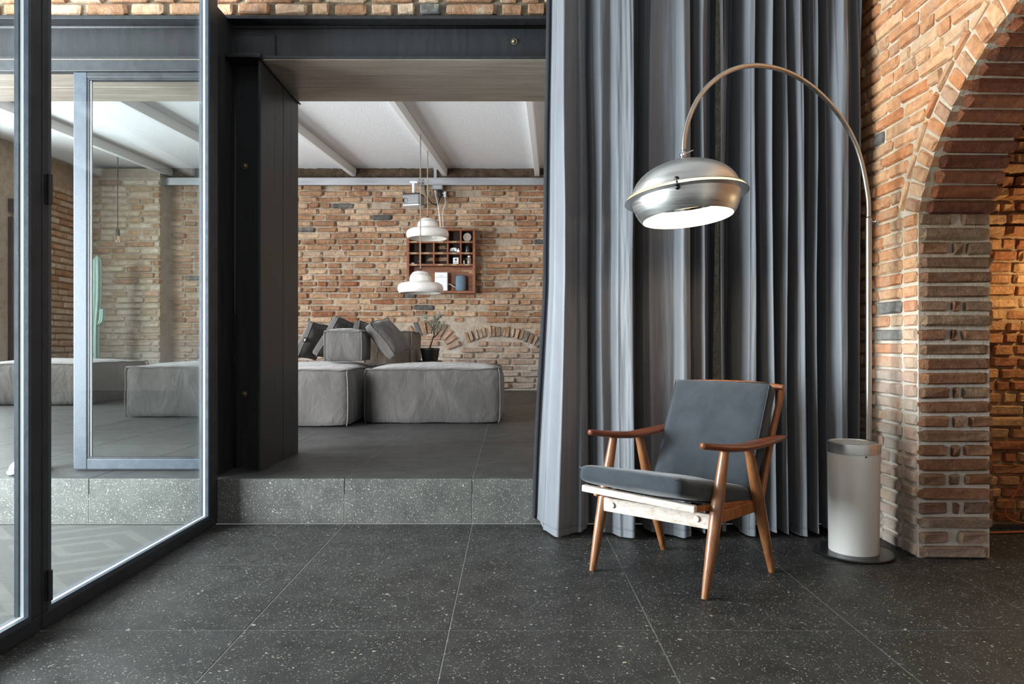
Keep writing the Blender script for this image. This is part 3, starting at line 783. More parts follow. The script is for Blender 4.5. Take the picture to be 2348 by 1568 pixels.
def curtain(name, tab, label, seed, ampk):
    n = 520; mrows = 90; rows = []; a, b = tab[0][0], tab[-1][0]
    for j in range(mrows+1):
        z = .022 + (CZ1-.022)*(j/mrows); row = []
        up = max(0, (z-1.2)/1.7); dn = max(0, (1.2-z)/1.2)
        for i in range(n+1):
            zx = a+(b-a)*i/n
            # folds drift sideways with height
            q = zx + 26*(noise.noise(Vector((zx*.006, z*.7, seed)))) * (.4+up+.6*dn) + 12*up*noise.noise(Vector((zx*.02, z*1.6, seed+4)))
            q = min(max(q, a), b)
            d = interp(tab, q)
            amp = 1.0 - .35*up*up + .12*dn
            d *= amp*ampk*(1.0 if d > 0 else 1.75)
            # gathers that split and die out below the heading
            g = up*up*(.003 if seed < 2 else .014)*math.sin(zx*.115*(1+.15*math.sin(zx*.01))+1.5*noise.noise(Vector((zx*.01, z*1.5, seed+9))))
            wr_ = .004*fbm((zx*.02, z*2.2, seed+2)) + .006*noise.noise(Vector((zx*.008, z*1.3, seed+5)))
            y = CUY-d-g-wr_
            x = zx2x(zx, CUY)+.01*noise.noise(Vector((zx*.01, z*.8, seed+7)))
            if name == 'curtain' and seed < 2: # the free left edge flares out towards the floor
                e = max(0, 1-(zx-a)/330.0); x -= .055*e*e*dn + .0*up
                x += .02*e*e*up
            zz = z
            if j == 0: zz = .018+.010*math.sin(zx*.017+seed)+ (.012 if d < 0 else 0)
            row.append((x, y, zz))
        rows.append(row)
    o = MB().grid(rows).build(name, M['curtain'], smooth=True)
    sol = o.modifiers.new('thick', 'SOLIDIFY'); sol.thickness = .0022
    tag(o, label, 'curtain', 'floor length curtains')
    # stitched hem band just in front of the bottom edge
    hem = []
    for k in range(5):
        rw = []
        for i in range(n+1):
            p0 = Vector(rows[0][i]); p1 = Vector(rows[1][i]); t = k/4*.7; p = p0.lerp(p1, t)
            rw.append((p.x, p.y-.0025, p.z))
        hem.append(rw)
    MB().grid(hem).build('hem', M['curtain'], o, smooth=True)
    if seed < 2:   # black lining turned back at the free edge
        ln = []
        for j in range(mrows+1):
            p = Vector(rows[j][0]); ln.append([(p.x-.004-.020*t-.002*math.sin(j*.13), p.y-.002-.012*math.sin(t*3.14)+.018*t, p.z) for t in (0, .2, .4, .6, .8, 1)])
        lo_ = MB().grid(ln).build('lining', M['lining'], o, smooth=True); so_ = lo_.modifiers.new('thick', 'SOLIDIFY'); so_.thickness = .002
    ed = MB().tube([(rows[j][0][0]-.001, rows[j][0][1], rows[j][0][2]) for j in range(0, mrows+1, 3)], .0035, 6)
    ed.build('edge_seam', M['curtain'], o, smooth=True)
    # heading tape, above the frame
    return o
curtain('curtain', FOLD1, 'wide grey blue curtain with broad folds next to the opening', 1.3, 1.35)
curtain('curtain', FOLD2, 'tightly gathered grey blue curtain behind the lamp pole, against the brick wall', 5.7, 1.4)
ct = MB().tube([(.12, CUY, 2.955), (1.71, CUY, 2.955)], .014, 10).build('curtain_rail', M['steel_black'], smooth=True)
tag(ct, 'dark curtain rail above the frame carrying both grey curtains', 'curtain rail')

# ------------------------------------------------------------------ arc floor lamp
LB = Vector((1.487, 2.97, 0)); PB = Vector((1.592, 3.045, 0)); SHD = Vector((.680, 2.70, 0))
lamp = empty('arc_floor_lamp', LB, 'chrome arc floor lamp with lit dome shade and white cylinder foot by the brick wall', 'lamp')
def LP(p): return Vector(p)-LB
mt = Matrix.Identity(4)
MB().lathe([(0, .002), (.150, .002), (.158, .004), (.160, .008), (.157, .012), (.0, .014)], 64, mt).build('base_plate', M['base_plate'], lamp, auto=30)
cy = MB().lathe([(0, .013), (.099, .013), (.100, .016), (.1045, .440), (.1045, .445)], 64, mt).build('cylinder', M['cyl'], lamp, auto=30)
MB().lathe([(.1045, .440), (.1068, .441), (.1068, .478), (.1050, .484), (.0985, .485), (.0955, .481), (.0955, .462), (.03, .460), (0, .460)], 64, mt).build('rim_band', M['alu'], cy, auto=30)
sc_ = MB().ball((-.0, -.1058, .434), .004, 8, (1, .5, 1)); sc_.build('screw', M['dark_metal'], cy, smooth=True)
pl0 = PB-LB
MB().tube([(pl0.x, pl0.y, .012), (pl0.x, pl0.y, 1.468)], .0125, 16).build('pole_sleeve', M['pole'], lamp, smooth=False, auto=40)
kn = MB().tube([(pl0.x+.010, pl0.y-.004, 1.452), (pl0.x+.024, pl0.y-.008, 1.452)], .004, 8); kn.ball((pl0.x+.029, pl0.y-.009, 1.452), .009, 12); kn.build('knob', M['chrome'], lamp, smooth=True)
# arc in the vertical plane through the pole and the shade
axis = (SHD-PB); axis.z = 0
def arc_at(px, py):
    k = (px-VX)/F; t = (k*PB.y-PB.x)/(axis.x-k*axis.y); q = PB+axis*t
    return Vector((q.x, q.y, CAM_H-(py-VY)*q.y/F))
ap = [(1993.5, 500), (1991, 460), (1985, 418), (1976, 374), (1963, 333), (1945, 296), (1922, 261), (1895, 229), (1862, 199), (1826, 175), (1788, 159), (1750, 151.5), (1716, 151), (1684, 158), (1655, 172), (1629, 192), (1607, 217), (1590, 246), (1577, 280), (1570, 312), (1567.5, 345)]
apts = [arc_at(*p) for p in ap]
apts[0].x, apts[0].y = PB.x, PB.y
def smooth_pts(pts, n=5):
    out = []
    for i in range(len(pts)-1):
        p0 = pts[max(i-1, 0)]; p1 = pts[i]; p2 = pts[i+1]; p3 = pts[min(i+2, len(pts)-1)]
        for k in range(n):
            t = k/n
            out.append(.5*((2*p1)+(p2-p0)*t+(2*p0-5*p1+4*p2-p3)*t*t+(3*p1-p0-3*p2+p3)*t**3))
    out.append(pts[-1]); return out
MB().tube([LP(p) for p in smooth_pts(apts)], .0098, 16).build('arc', M['pole'], lamp, smooth=True)
# shade, tilted a little
sc0 = P(1572, 449, 2.70)                         # centre of the rim
tilt = Matrix.Translation(LP(sc0)) @ Matrix.Rotation(math.radians(-4.3), 4, 'Y') @ Matrix.Rotation(math.radians(-3.5), 4, 'X')
px2m = 2.70/F
r0 = 121*px2m
up_prof = [(134*px2m, .006), (122*px2m, .0075)] + [(r0*math.cos(a), .008+.128*math.sin(a)) for a in [math.radians(x) for x in range(2, 86, 4)]] + [(.022, .136)]
up_in = [(r, z-.0025) for r, z in reversed(up_prof[2:])]
MBu = MB().lathe(up_prof+up_in+[(122*px2m, .0055), (134*px2m, .0045)], 72, tilt, True).build('upper_shade', M['alu'], lamp, auto=50)
lo_prof = [(139*px2m, -.011), (122*px2m, -.013), (121*px2m, -.02), (119*px2m, -.035), (116*px2m, -.052), (111*px2m, -.070), (103*px2m, -.090)]
lo_in = [(101.5*px2m, -.090), (109.5*px2m, -.070), (114*px2m, -.052), (117*px2m, -.035), (118.5*px2m, -.016), (122*px2m, -.0105), (139*px2m, -.0085)]
MB().lathe(lo_prof[:1]+lo_prof[1:]+lo_in[:1], 72, tilt).build('lower_shade', M['alu'], lamp, auto=50)
li = MB().lathe(lo_in, 72, tilt); li.build('shade_lining', M['lamp_inner'], lamp, smooth=True)
ui = MB().lathe([(134*px2m, .003), (119*px2m, .004)]+[((r0-.004)*math.cos(a), .004+.124*math.sin(a)) for a in [math.radians(x) for x in range(4, 90, 5)]], 72, tilt); ui.build('shade_lining', M['lamp_inner'], lamp, smooth=True)
for ang in (248, 8, 128):
    a = math.radians(ang); rr_ = 128*px2m
    sp = MB()
    for z in (.012, -.019): sp.ball(tilt @ Vector((rr_*math.cos(a), rr_*math.sin(a), z)), .0098, 12)
    sp.tube([tilt @ Vector((rr_*math.cos(a), rr_*math.sin(a), z)) for z in (.012, -.019)], .004, 8)
    sp.build('spacer', M['dark_metal'], lamp, smooth=True)
bu = MB().ball(tilt @ Vector((0, 0, .025)), .036, 20); bu.build('bulb', M['glow'], lamp, smooth=True)
top = tilt @ Vector((0, 0, .134)); end = LP(apts[-1])
ck = MB().lathe([(.026, -.002), (.026, .006), (.021, .014), (.010, .018), (.008, .02)], 24, Matrix.Translation(top)); ck.tube([top+Vector((0, 0, .015)), end], .0075, 12)
ck.build('neck', M['chrome'], lamp, auto=40)
jo = MB().ball(top.lerp(end, .62), .0145, 14); jo.tube([top.lerp(end, .62)+Vector((.0, -.012, 0)), top.lerp(end, .62)+Vector((.002, -.026, .0))], .007, 10)
jo.tube([top.lerp(end, .66)+Vector((.008, -.02, 0)), top.lerp(end, .66)+Vector((.034, -.02, .012))], .0028, 8); jo.build('joint', M['chrome'], lamp, smooth=True)
d = bpy.data.lights.new('arc_lamp_bulb', 'POINT'); d.energy = LAMP_W if 'LAMP_W' in globals() else 3.6; d.color = (1, .80, .56); d.shadow_soft_size = .03
o = bpy.data.objects.new('arc_lamp_bulb_light', d); link(o, lamp); o.location = tilt @ Vector((0, 0, -.022))

# ------------------------------------------------------------------ armchair
chair = empty('armchair', (.681, 2.729, 0), 'mid century wooden armchair with charcoal blue cushions in front of the curtain', 'chair')
E1 = Vector((.3627, -.3065, 0)); E2 = Vector((.351, .2955, 0))
def ch(a, b, z): return E1*a+E2*b+Vector((0, 0, z))
def chair_tube(name, pts, r, mat, seg=12, **k): return MB().tube(pts, r, seg).build(name, M[mat], chair, smooth=False, auto=45, **k)
for a, sgn in ((-.5, -1), (.5, 1)):
    az = .523 if a < 0 else .512
    for (b0, b1) in ((-.5, -.222), (.5, .124)):
        zt = az+.003
        pts = []; rad = []
        for k in range(9):
            t = k/8; pts.append(ch(a, b0+(b1-b0)*t, .001+zt*t)); rad.append(.0125+.0115*math.sin(min(1, t/.62)*HP) if t < .62 else .024-.0075*((t-.62)/.38))
        chair_tube('leg', pts, rad, 'teak', 14)
    # armrest: tapered paddle, dips in the middle, upswept ends
    prof = [(-.53, .556, .010, .009), (-.49, .553, .015, .010), (-.36, .544, .022, .011), (-.2, .534, .028, .012), (-.02, .527, .033, .012), (.15, .527, .036, .0115), (.33, .531, .036, .011), (.48, .537, .031, .010), (.6, .541, .022, .009), (.68, .541, .012, .007)]
    pr_ = []
    for i in range(len(prof)-1):
        for k in range(4):
            t = k/4; pr_.append(tuple(prof[i][j]*(1-t)+prof[i+1][j]*t for j in range(4)))
    pr_.append(prof[-1])
    mb = MB(); rings = []; nseg = 14
    u = E1.normalized()
    for (b, z, wd, th) in pr_:
        th *= 1.22
        zz = z-(.010 if a > 0 else 0)
        out = .03*max(0, b)**1.5*sgn
        c = ch(a+out, b, zz)
        rings.append([c+u*(wd*math.copysign(abs(math.cos(q))**.7, math.cos(q)))+Vector((0, 0, th*math.copysign(abs(math.sin(q))**.8, math.sin(q)))) for q in [2*math.pi*k/nseg for k in range(nseg)]])
    vs = [p for r_ in rings for p in r_]; fs = []
    for i in range(len(rings)-1):
        for k in range(nseg): fs.append((i*nseg+k, i*nseg+(k+1) % nseg, (i+1)*nseg+(k+1) % nseg, (i+1)*nseg+k))
    fs.append(tuple(range(nseg-1, -1, -1))); fs.append(tuple((len(rings)-1)*nseg+k for k in range(nseg)))
    mb.add(vs, fs).build('armrest', M['teak_arm'], chair, smooth=True)
def bar(name, p0, p1, w_, h_, mat, bev=.004, up=Vector((0, 0, 1)), parent=None):
    p0 = Vector(p0); p1 = Vector(p1); t = (p1-p0).normalized(); s = t.cross(up).normalized(); v = s.cross(t)
    Rm = Matrix((t, s, v)).transposed()
    return MB().box((p0+p1)/2, ((p1-p0).length, w_, h_), Rm).build(name, M[mat], parent or chair, bevel=bev)
fr = bar('front_rail', ch(-.452, -.40, .266), ch(.475, -.355, .262), .022, .055, 'wood_worn'); fr['label'] = 'pale worn front rail'
for a in (-.36, .37):
    q = ch(a, -.40+.045*(a+.45)/.93, .268)-E2.normalized()*.013
    nrm = -E2.normalized(); Rz = nrm.to_track_quat('Z', 'Y').to_matrix().to_4x4()
    MB().lathe([(0, .004), (.0105, .004), (.0115, .003), (.0115, 0)], 20, Matrix.Translation(q) @ Rz).build('peg', M['wood_worn'], fr, auto=30)
fs_ = bar('front_slat', ch(-.49, -.625, .342), ch(.47, -.565, .322), .026, .026, 'wood_worn'); fs_['label'] = 'pale worn bar under the seat cushion'
for a, s in ((-.45, -1), (.455, 1)):
    bar('side_rail', ch(a, -.37, .268), ch(a, .44, .276), .022, .045, 'teak_frame')
    bar('seat_runner', ch(a*.96, -.55, .318), ch(a*.96, .42, .286), .020, .022, 'teak_frame')
    pts = [ch(a*.985, .40, .262), ch(a*.985, .50, .40), ch(a*.985, .62, .55), ch(a*.99, .755, .695), ch(a*.97, .785, .725)]
    mb = MB().tube([p for p in smooth_pts(pts, 4)], .0135, 10); mb.build('back_post', M['teak_frame'], chair, auto=45)
tp = smooth_pts([ch(-.47, .765, .733), ch(-.25, .80, .737), ch(0, .815, .738), ch(.25, .80, .735), ch(.47, .765, .727)], 5)
chair_tube('top_rail', tp, .0135, 'teak_frame', 12)
bar('rear_rail', ch(-.45, .42, .275), ch(.45, .42, .275), .022, .05, 'teak_frame')
for a in (-.3, -.1, .1, .3):
    bar('back_slat', ch(a, .44, .28), ch(a, .80, .722), .012, .028, 'teak_frame', up=E2.normalized())
for b in (-.35, -.1, .15):
    bar('seat_slat', ch(-.44, b, .298-.03*b), ch(.44, b, .298-.03*b), .03, .010, 'black_plastic')
def soft_box(n=(14, 14, 6), fx=None):
    """a cube shell of quads with coordinates in -1..1 mapped through fx"""
    idx = {}; v = []; f = []
    def gv(p):
        k = tuple(round(x, 5) for x in p)
        if k not in idx: idx[k] = len(v); v.append(k)
        return idx[k]
    for ax in range(3):
        a, b = [i for i in range(3) if i != ax]
        for sgn in (-1, 1):
            for i in range(n[a]):
                for j in range(n[b]):
                    q = []
                    for (di, dj) in ((0, 0), (1, 0), (1, 1), (0, 1)):
                        p = [0, 0, 0]; p[ax] = sgn; p[a] = -1+2*(i+di)/n[a]; p[b] = -1+2*(j+dj)/n[b]; q.append(gv(p))
                    flip = (sgn < 0) ^ (ax == 1)
                    f.append(tuple(reversed(q)) if flip else tuple(q))
    return MB().add([fx(Vector(p)) for p in v], f)
def cushion_fx(place, half, rnd, puff, nzamp, seed):
    hx, hy, hz = half
    def fx(p):
        q = Vector((p.x*hx, p.y*hy, p.z*hz))
        # round the box
        core = Vector((max(-hx+rnd, min(hx-rnd, q.x)), max(-hy+rnd, min(hy-rnd, q.y)), max(-hz+rnd, min(hz-rnd, q.z))))
        d = q-core
        if d.length > 1e-6: q = core+d.normalized()*min(rnd, max(abs(d.x), abs(d.y), abs(d.z)))
        k = (1-p.x**2)*(1-p.y**2)
        q.z += puff*k*p.z
        q += Vector((0, 0, 1))*nzamp*noise.noise(Vector((p.x*2.3, p.y*2.3, seed+p.z)))
        return place(q)
    return fx
# seat: b from -.75 (front) to .34, wedge up at the front; local x = a axis (m), y = b axis (m), z normal
u1 = E1.normalized(); u2 = E2.normalized(); l2 = E2.length
sc_c = ch(0, -.20, .357); sd = (ch(0, .34, .293)-ch(0, -.74, .393)).normalized(); sn = u1.cross(sd).normalized()
if sn.z < 0: sn = -sn
o = soft_box((18, 18, 6), cushion_fx(lambda q: sc_c+u1*q.x+sd*q.y+sn*(q.z+ (.006*max(0, -q.y-.19)/.06)), (.217, .252, .034), .022, .012, .004, 3.0)).build('seat_cushion', M['navy'], chair, smooth=True, sub=1)
sb_ = MB().tube([sc_c+u1*x+sd*y+sn*.024 for x, y in ((-.214, -.248), (.214, -.248))], .002, 6); sb_.build('seam', M['navy'], o, smooth=True)
# back cushion in front of the slats
p_lo = ch(0, .29, .318); p_hi = ch(0, .655, .742); bd = (p_hi-p_lo).normalized(); bn = u1.cross(bd).normalized()
if bn.dot(E2) > 0: bn = -bn
bc_ = (p_lo+p_hi)/2
o = soft_box((18, 18, 6), cushion_fx(lambda q: bc_+u1*q.x+bd*q.y+bn*q.z, (.212, (p_hi-p_lo).length/2, .043), .02, .010, .003, 8.0)).build('back_cushion', M['navy'], chair, smooth=True, sub=1)
hl = (p_hi-p_lo).length/2-.006
seam = MB()
sp_ = [bc_+u1*x+bd*y+bn*.036 for x, y in ((-.206, -hl), (-.206, hl), (.206, hl), (.206, -hl))]
for i in range(3): seam.tube([sp_[i], sp_[i+1]], .0022, 6)
seam.build('seam', M['navy'], o, smooth=True)
# ------------------------------------------------------------------ sofa modules, cushions
def pouf(name, x0, x1, y0, y1, z0, z1, label, cat, seed, group=None, mat='canvas', puff=.05, pinch=.018, n=16):
    hx, hy, hz = (x1-x0)/2, (y1-y0)/2, (z1-z0)/2
    def fx(p):
        q = Vector((p.x*hx, p.y*hy, p.z*hz))
        ex, ey, ez = 1-p.x**2, 1-p.y**2, 1-p.z**2
        q.z += p.z*puff*(ex*ey)**.6*(1 if p.z > 0 else .1)
        q.x += p.x*.035*(ey*ez)**.7; q.y += p.y*.022*(ex*ez)**.7
        # pulled in corners and slack cloth
        q *= 1-pinch*abs(p.x*p.y*p.z)**6
        sN = Vector((q.x*5, q.y*5, q.z*5+seed*3.7))
        q += Vector((noise.noise(sN), noise.noise(sN+Vector((9, 0, 0))), noise.noise(sN+Vector((0, 9, 0)))))*.010
        # short pull folds hanging from the top seam
        if abs(p.z) < .999:
            fo = .007*max(0, p.z)**2*math.sin((q.x+q.y)*34+3*noise.noise(Vector((q.x*3, q.y*3, seed))))
            q.x += p.x*fo; q.y += p.y*fo
        else:
            q.z += p.z*.006*noise.noise(Vector((q.x*14, q.y*6, seed)))
        return q
    o = soft_box((n, n, 10), fx).build(name, M[mat], None, smooth=False, loc=((x0+x1)/2, (y0+y1)/2, (z0+z1)/2), auto=50, sub=1)
    tag(o, label, cat, group)
    # raised raw seams along the edges
    mb = MB(); K = 14
    def line(fa):
        mb.tube([fx(Vector(fa(-1+2*k/K)))*1.004 + Vector((0, 0, .004*noise.noise(Vector((k*.9, seed, 2))))) for k in range(K+1)], .0065, 6)
    for s in (-1, 1):
        for t in (-1, 1):
            if t > 0: line(lambda u: (u, s, t)); line(lambda u: (s, u, t))
            line(lambda u: (s, t, u))
    mb.build('seam', M['piping'], o, smooth=True)
    return o
zf = SZ+.003; zt = .700
def fx_(px, Y): return (px-VX)*Y/F
pouf('ottoman', -1.262, -.098, 5.90, 7.00, zf, zt, 'wide grey canvas ottoman directly in front of the opening', 'ottoman', 1, 'grey canvas sofa modules')
pouf('ottoman', -2.36, -1.345, 5.62, 7.4, zf, zt, 'grey canvas ottoman half hidden by the steel jamb, carrying the small block', 'ottoman', 2, 'grey canvas sofa modules')
pouf('ottoman', -3.618, -2.52, 6.41, 7.55, zf, zt, 'grey canvas ottoman seen through the glass door, in front', 'ottoman', 3, 'grey canvas sofa modules')
pouf('ottoman', -6.05, -4.83, 7.67, 9.1, zf, zt, 'grey canvas ottoman far left, behind the door stile and below the cactus', 'ottoman', 4, 'grey canvas sofa modules')
zs = zt+.05
pouf('back_block', -1.715, -1.375, 6.28, 6.66, zs+.012, zs+.285, 'small square grey back block standing on the left ottoman', 'sofa block', 5, None, 'canvas', .035)
pouf('back_block', -1.62, -1.10, 7.55, 8.3, zf, 1.055, 'tall grey back block with painted warm light behind the wide ottoman', 'sofa block', 6, None, 'canvas_warm_lit', .03)
def pillow(px_bl, px_tl, Y, Yd, label, seed, th=.062, tilt_y=0, group='loose sofa cushions', wid=None, sq=.26):
    """leaning square cushion seen edge on: bottom and top centre given in the picture at depth Y"""
    b = P(px_bl[0], px_bl[1], Y); t = P(px_tl[0], px_tl[1], Y+Yd)
    up = (t-b); hl_ = up.length/2; up.normalize()
    side = Vector((math.sin(tilt_y), math.cos(tilt_y), 0)); side = (side-up*side.dot(up)).normalized(); nn = side.cross(up)
    c = (b+t)/2
    place = lambda q: side*q.x+up*q.y+nn*q.z
    def fx(p):
        q = Vector((p.x*sq, p.y*hl_, p.z*th))
        k = (1-p.x**2)*(1-p.y**2)
        q.z = p.z*(th*.55+th*.85*k**.4)
        q.x *= 1-.05*(1-p.y**2); q.y *= 1-.04*(1-p.x**2)
        s_ = Vector((q.x*6, q.y*6, q.z*6+seed*5.1)); q += Vector((noise.noise(s_), noise.noise(s_+Vector((5, 0, 0))), noise.noise(s_+Vector((0, 5, 0)))))*.014
        return place(q)
    o = soft_box((12, 12, 4), fx).build('cushion', M['canvas'], None, smooth=True, loc=c, sub=1); tag(o, label, 'cushion', group)
    mb = MB()
    for s in (-1, 1):
        mb.tube([fx(Vector((u/8, s, .95)))*1.0 for u in range(-8, 9)], .004, 6); mb.tube([fx(Vector((s, u/8, .95))) for u in range(-8, 9)], .004, 6)
    mb.build('seam', M['piping'], o, smooth=True)
    return o, c, up, nn, side
c1, cc, up_, nn_, sd_ = pillow((700, 820), (736, 742), 7.0, .0, 'flat grey cushion leaning at the left end of the sofa, with a black tag', 1, .048, .2, sq=.22)
tg = MB().box(up_*.0-sd_*.232+nn_*(.03 if nn_.x > 0 else -.03), (.03, .012, .05), Matrix((nn_, sd_, up_)).transposed()).build('tag', M['lining'], c1)
MB().box(up_*.0-sd_*.2395+nn_*(.03 if nn_.x > 0 else -.03), (.009, .004, .022), Matrix((nn_, sd_, up_)).transposed()).build('tag_print', M['white_plastic'], tg)
pillow((748, 820), (798, 734), 7.02, .0, 'thick grey cushion leaning against the left side of the small block', 2, .054, .3, sq=.25)
pillow((818, 816), (834, 738), 7.06, .0, 'grey cushion half hidden behind the small block and the slanting cushion', 3, .05, .1, sq=.2)
pillow((920, 812), (862, 738), 6.62, .0, 'large grey cushion slanting down to the right over the wide ottoman', 4, .065, .27, sq=.25)

# ------------------------------------------------------------------ pendants
def pendant(name, px, py_rim, Y, anchor_py, label):
    c = P(px, py_rim, Y); k = .545/104
    t = empty(name, (c.x, c.y, c.z), label, 'pendant lamp', 'white dome pendant lamps')
    R_ = .272
    pr_ = [(.90, .0), (.965, .014), (1.0, .044), (.995, .070), (.95, .098), (.82, .120), (.64, .131), (.51, .136), (.475, .143), (.48, .155), (.475, .178), (.445, .208), (.385, .234), (.30, .252), (.18, .263), (.05, .267), (0, .267)]
    inn = [(0, .255), (.18, .251), (.37, .22), (.46, .175), (.46, .138), (.62, .125), (.81, .113), (.93, .09), (.975, .05), (.945, .014), (.90, .0)]
    MB().lathe([(r*R_, z) for r, z in pr_+inn], 56).build('shade', M['white_enamel'], t, smooth=True)
    hs = MB()
    for ring, rr2, z in ((0, .125, .212), (1, .112, .223), (2, .098, .233)):
        for q in range(26):
            a = 2*math.pi*(q+.5*(ring % 2))/26; hs.ball((rr2*math.cos(a), rr2*math.sin(a), z), .0042, 6)
    o = hs.build('vent_holes', M['black_plastic'], t); tag(o, kind='stuff')
    MB().lathe([(0, .26), (.012, .26), (.012, .275), (.006, .29), (0, .29)], 14).build('cord_grip', M['black_plastic'], t, auto=40)
    ztop = CAM_H-(anchor_py-VY)*Y/F-c.z
    MB().tube([(0, 0, .285), (0, 0, ztop)], .0065, 8).build('cord', M['cord'], t, smooth=True)
    hk = MB().tube([(0, 0, ztop-.02), (0, 0, ztop+.01), (-.03, 0, ztop+.035)], .006, 6); hk.build('hook', M['galv'], t, smooth=True)
    MB().ball((0, 0, .10), .045, 12).build('bulb', M['white_plastic'], t, smooth=True)
    return t
pendant('pendant_lamp', 964, 672, 8.17, 308, 'white dome pendant lamp hanging lower, nearer, over the wide ottoman')
pendant('pendant_lamp', 980.5, 547, 8.76, 338, 'white dome pendant lamp hanging higher, in front of the wall cabinet')
# bare bulb seen through the glass door
bY = 9.2; bp = P(270, 540, bY)
t = empty('bare_bulb_pendant', bp, 'bare clear bulb on a black socket and cord seen through the glass door', 'pendant lamp')
MB().tube([(0, 0, .07), (0, 0, ceil_z(bY)-bp.z)], .006, 8).build('cord', M['cord_black'], t)
MB().lathe([(0, .085), (.02, .082), (.026, .07), (.026, .0), (0, .0)], 16).build('socket', M['black_plastic'], t, auto=40)
MB().lathe([(.014, 0), (.016, -.02), (.034, -.055), (.04, -.085), (.03, -.115), (.0, -.125)], 18).build('bulb', M['glass_bulb'], t, smooth=True)
MB().tube([(0, 0, -.0), (.004, 0, -.05), (-.004, 0, -.09)], .003, 6).build('filament', M['brass'], t)

# ------------------------------------------------------------------ pigeonhole cabinet on the far wall
KY = 10.11; kx0, kz1 = P(932, 524, KY).x, P(932, 524, KY).z; kx1, kz0 = P(1090, 672, KY).x, P(1090, 672, KY).z
cab = empty('pigeonhole_cabinet', ((kx0+kx1)/2, KY, kz0), 'wooden pigeonhole wall cabinet with label holders behind the pendant lamps', 'cabinet')
def CL(a): return Vector(a)-Vector(((kx0+kx1)/2, KY, kz0))
KB = WY-.03
def kbox(name, a, b, mat='cabinet', bev=.003): return MB().span(CL(a), CL(b)).build(name, M[mat], cab, bevel=bev)
fw = .030
kbox('side', (kx0, KY, kz0), (kx0+fw*1.3, KB, kz1)); kbox('side', (kx1-fw*1.3, KY, kz0), (kx1, KB, kz1))
kbox('top', (kx0+fw*1.3, KY+.001, kz1-fw), (kx1-fw*1.3, KB, kz1)); kbox('bottom', (kx0+fw*1.3, KY+.001, kz0), (kx1-fw*1.3, KB, kz0+fw*1.2))
zsh = [P(0, y, KY).z for y in (554.5, 580.5, 607)]
kbox('back', (kx0+.02, KB-.012, zsh[2]), (kx1-.02, KB+.0, kz1-.01), 'cabinet_dark', 0); kbox('back', (kx0+.02, KB-.012, kz0+.01), (kx1-.02, KB, zsh[2]), 'cabinet', 0)
xc = [P(p, 0, KY).x for p in (963, 994.5, 1026.5, 1056.5)]
for z in zsh: kbox('shelf', (kx0+fw*1.3, KY+.002, z-.016), (kx1-fw*1.3, KB-.012, z+.016))
rows_z = [(zsh[0]+.016, kz1-fw), (zsh[1]+.016, zsh[0]-.016), (zsh[2]+.016, zsh[1]-.016)]
for x in xc:
    for z0, z1 in rows_z: kbox('divider', (x-.011, KY+.004, z0), (x+.011, KB-.012, z1))
cxs = [kx0+fw]+xc+[kx1-fw]
for r_, z in enumerate(zsh):
    for k in range(5):
        if (r_, k) in ((0, 1), (2, 1)): continue
        x = (cxs[k]+cxs[k+1])/2
        h = MB().span(CL((x-.042, KY-.003, z-.013)), CL((x+.042, KY+.002, z+.013))).build('label_holder', M['brass'], cab)
        MB().span(CL((x-.034, KY-.0036, z-.008)), CL((x+.034, KY-.0028, z+.008))).build('paper_label', M['cord'], h)
def bay(k): return (cxs[k]+cxs[k+1])/2
zb = [rows_z[i][0]+.002 for i in range(3)]; zbot = kz0+fw*1.2+.002; yi = KY+.07
def thingbox(name, c, d, mat, label, cat, group=None, bev=.004):
    o = MB().box((0, 0, d[2]/2), d).build(name, M[mat], None, bevel=bev, loc=c); return tag(o, label, cat, group)
for k, s in ((1, 'second'), (2, 'third')):
    o = thingbox('small_box', (bay(k)+.0, yi, zb[0]), (.15, .08, .05), 'black_plastic', 'flat black box with two white dots in the %s top pigeonhole' % s, 'box', 'black boxes in the top row')
    for dx in (.035, .06): MB().ball((dx, -.041, .022), .009, 10, (1, .3, 1)).build('dot', M['white_plastic'], o)
t = tag(MB().lathe([(0, 0), (.056, 0), (.060, .006), (.060, .05), (0, .05)], 28, Matrix.Rotation(HP, 4, 'X')).build('round_tin', M['galv'], None, auto=40, loc=(bay(4), yi+.03, zb[0]+.0605)), 'round tin standing on edge in the top right pigeonhole', 'tin')
MB().lathe([(0, .051), (.050, .051), (.050, .053), (0, .053)], 28, Matrix.Rotation(HP, 4, 'X')).build('lid', M['tin'], t, auto=40)
mb = MB()
rc = random.Random(3)
for k in range(7):
    mb.tube([Vector(((.052*math.cos(a+k)), .03*math.sin(a*1.0+k*.7), .03+.022*math.sin(a*1.3+k*2)+.012)) for a in [2*math.pi*i/18 for i in range(19)]], .0055, 6)
tag(mb.build('coiled_cable', M['white_plastic'], None, smooth=True, loc=(bay(3)-.022, yi, zb[1]+.001)), 'tangled white cable lying in a middle row pigeonhole', 'cable')
t = thingbox('plug_adapter', (bay(3)+.058, yi-.03, zb[1]), (.040, .045, .035), 'white_plastic', 'small white plug adapter beside the tangled cable', 'adapter')
MB().tube([(0, 0, .035), (0, 0, .06)], .008, 8).build('pin', M['white_plastic'], t)
o = tag(MB().lathe([(0, 0), (.04, 0), (.042, .004), (.042, .104), (.038, .11), (0, .11)], 22).build('dark_canister', M['grey_plastic'], None, auto=40, loc=(bay(4), yi+.02, zb[1])), 'dark grey canister in the middle right pigeonhole', 'canister')
o.data.materials[0] = M['base_plate']
MB().lathe([(.0425, .08), (.0425, .088)], 22).build('band', M['black_plastic'], o)
o = thingbox('white_packet', (bay(3)+.02, yi, zb[2]), (.085, .05, .095), 'white_plastic', 'small white packet with dark print in a lower pigeonhole', 'packet')
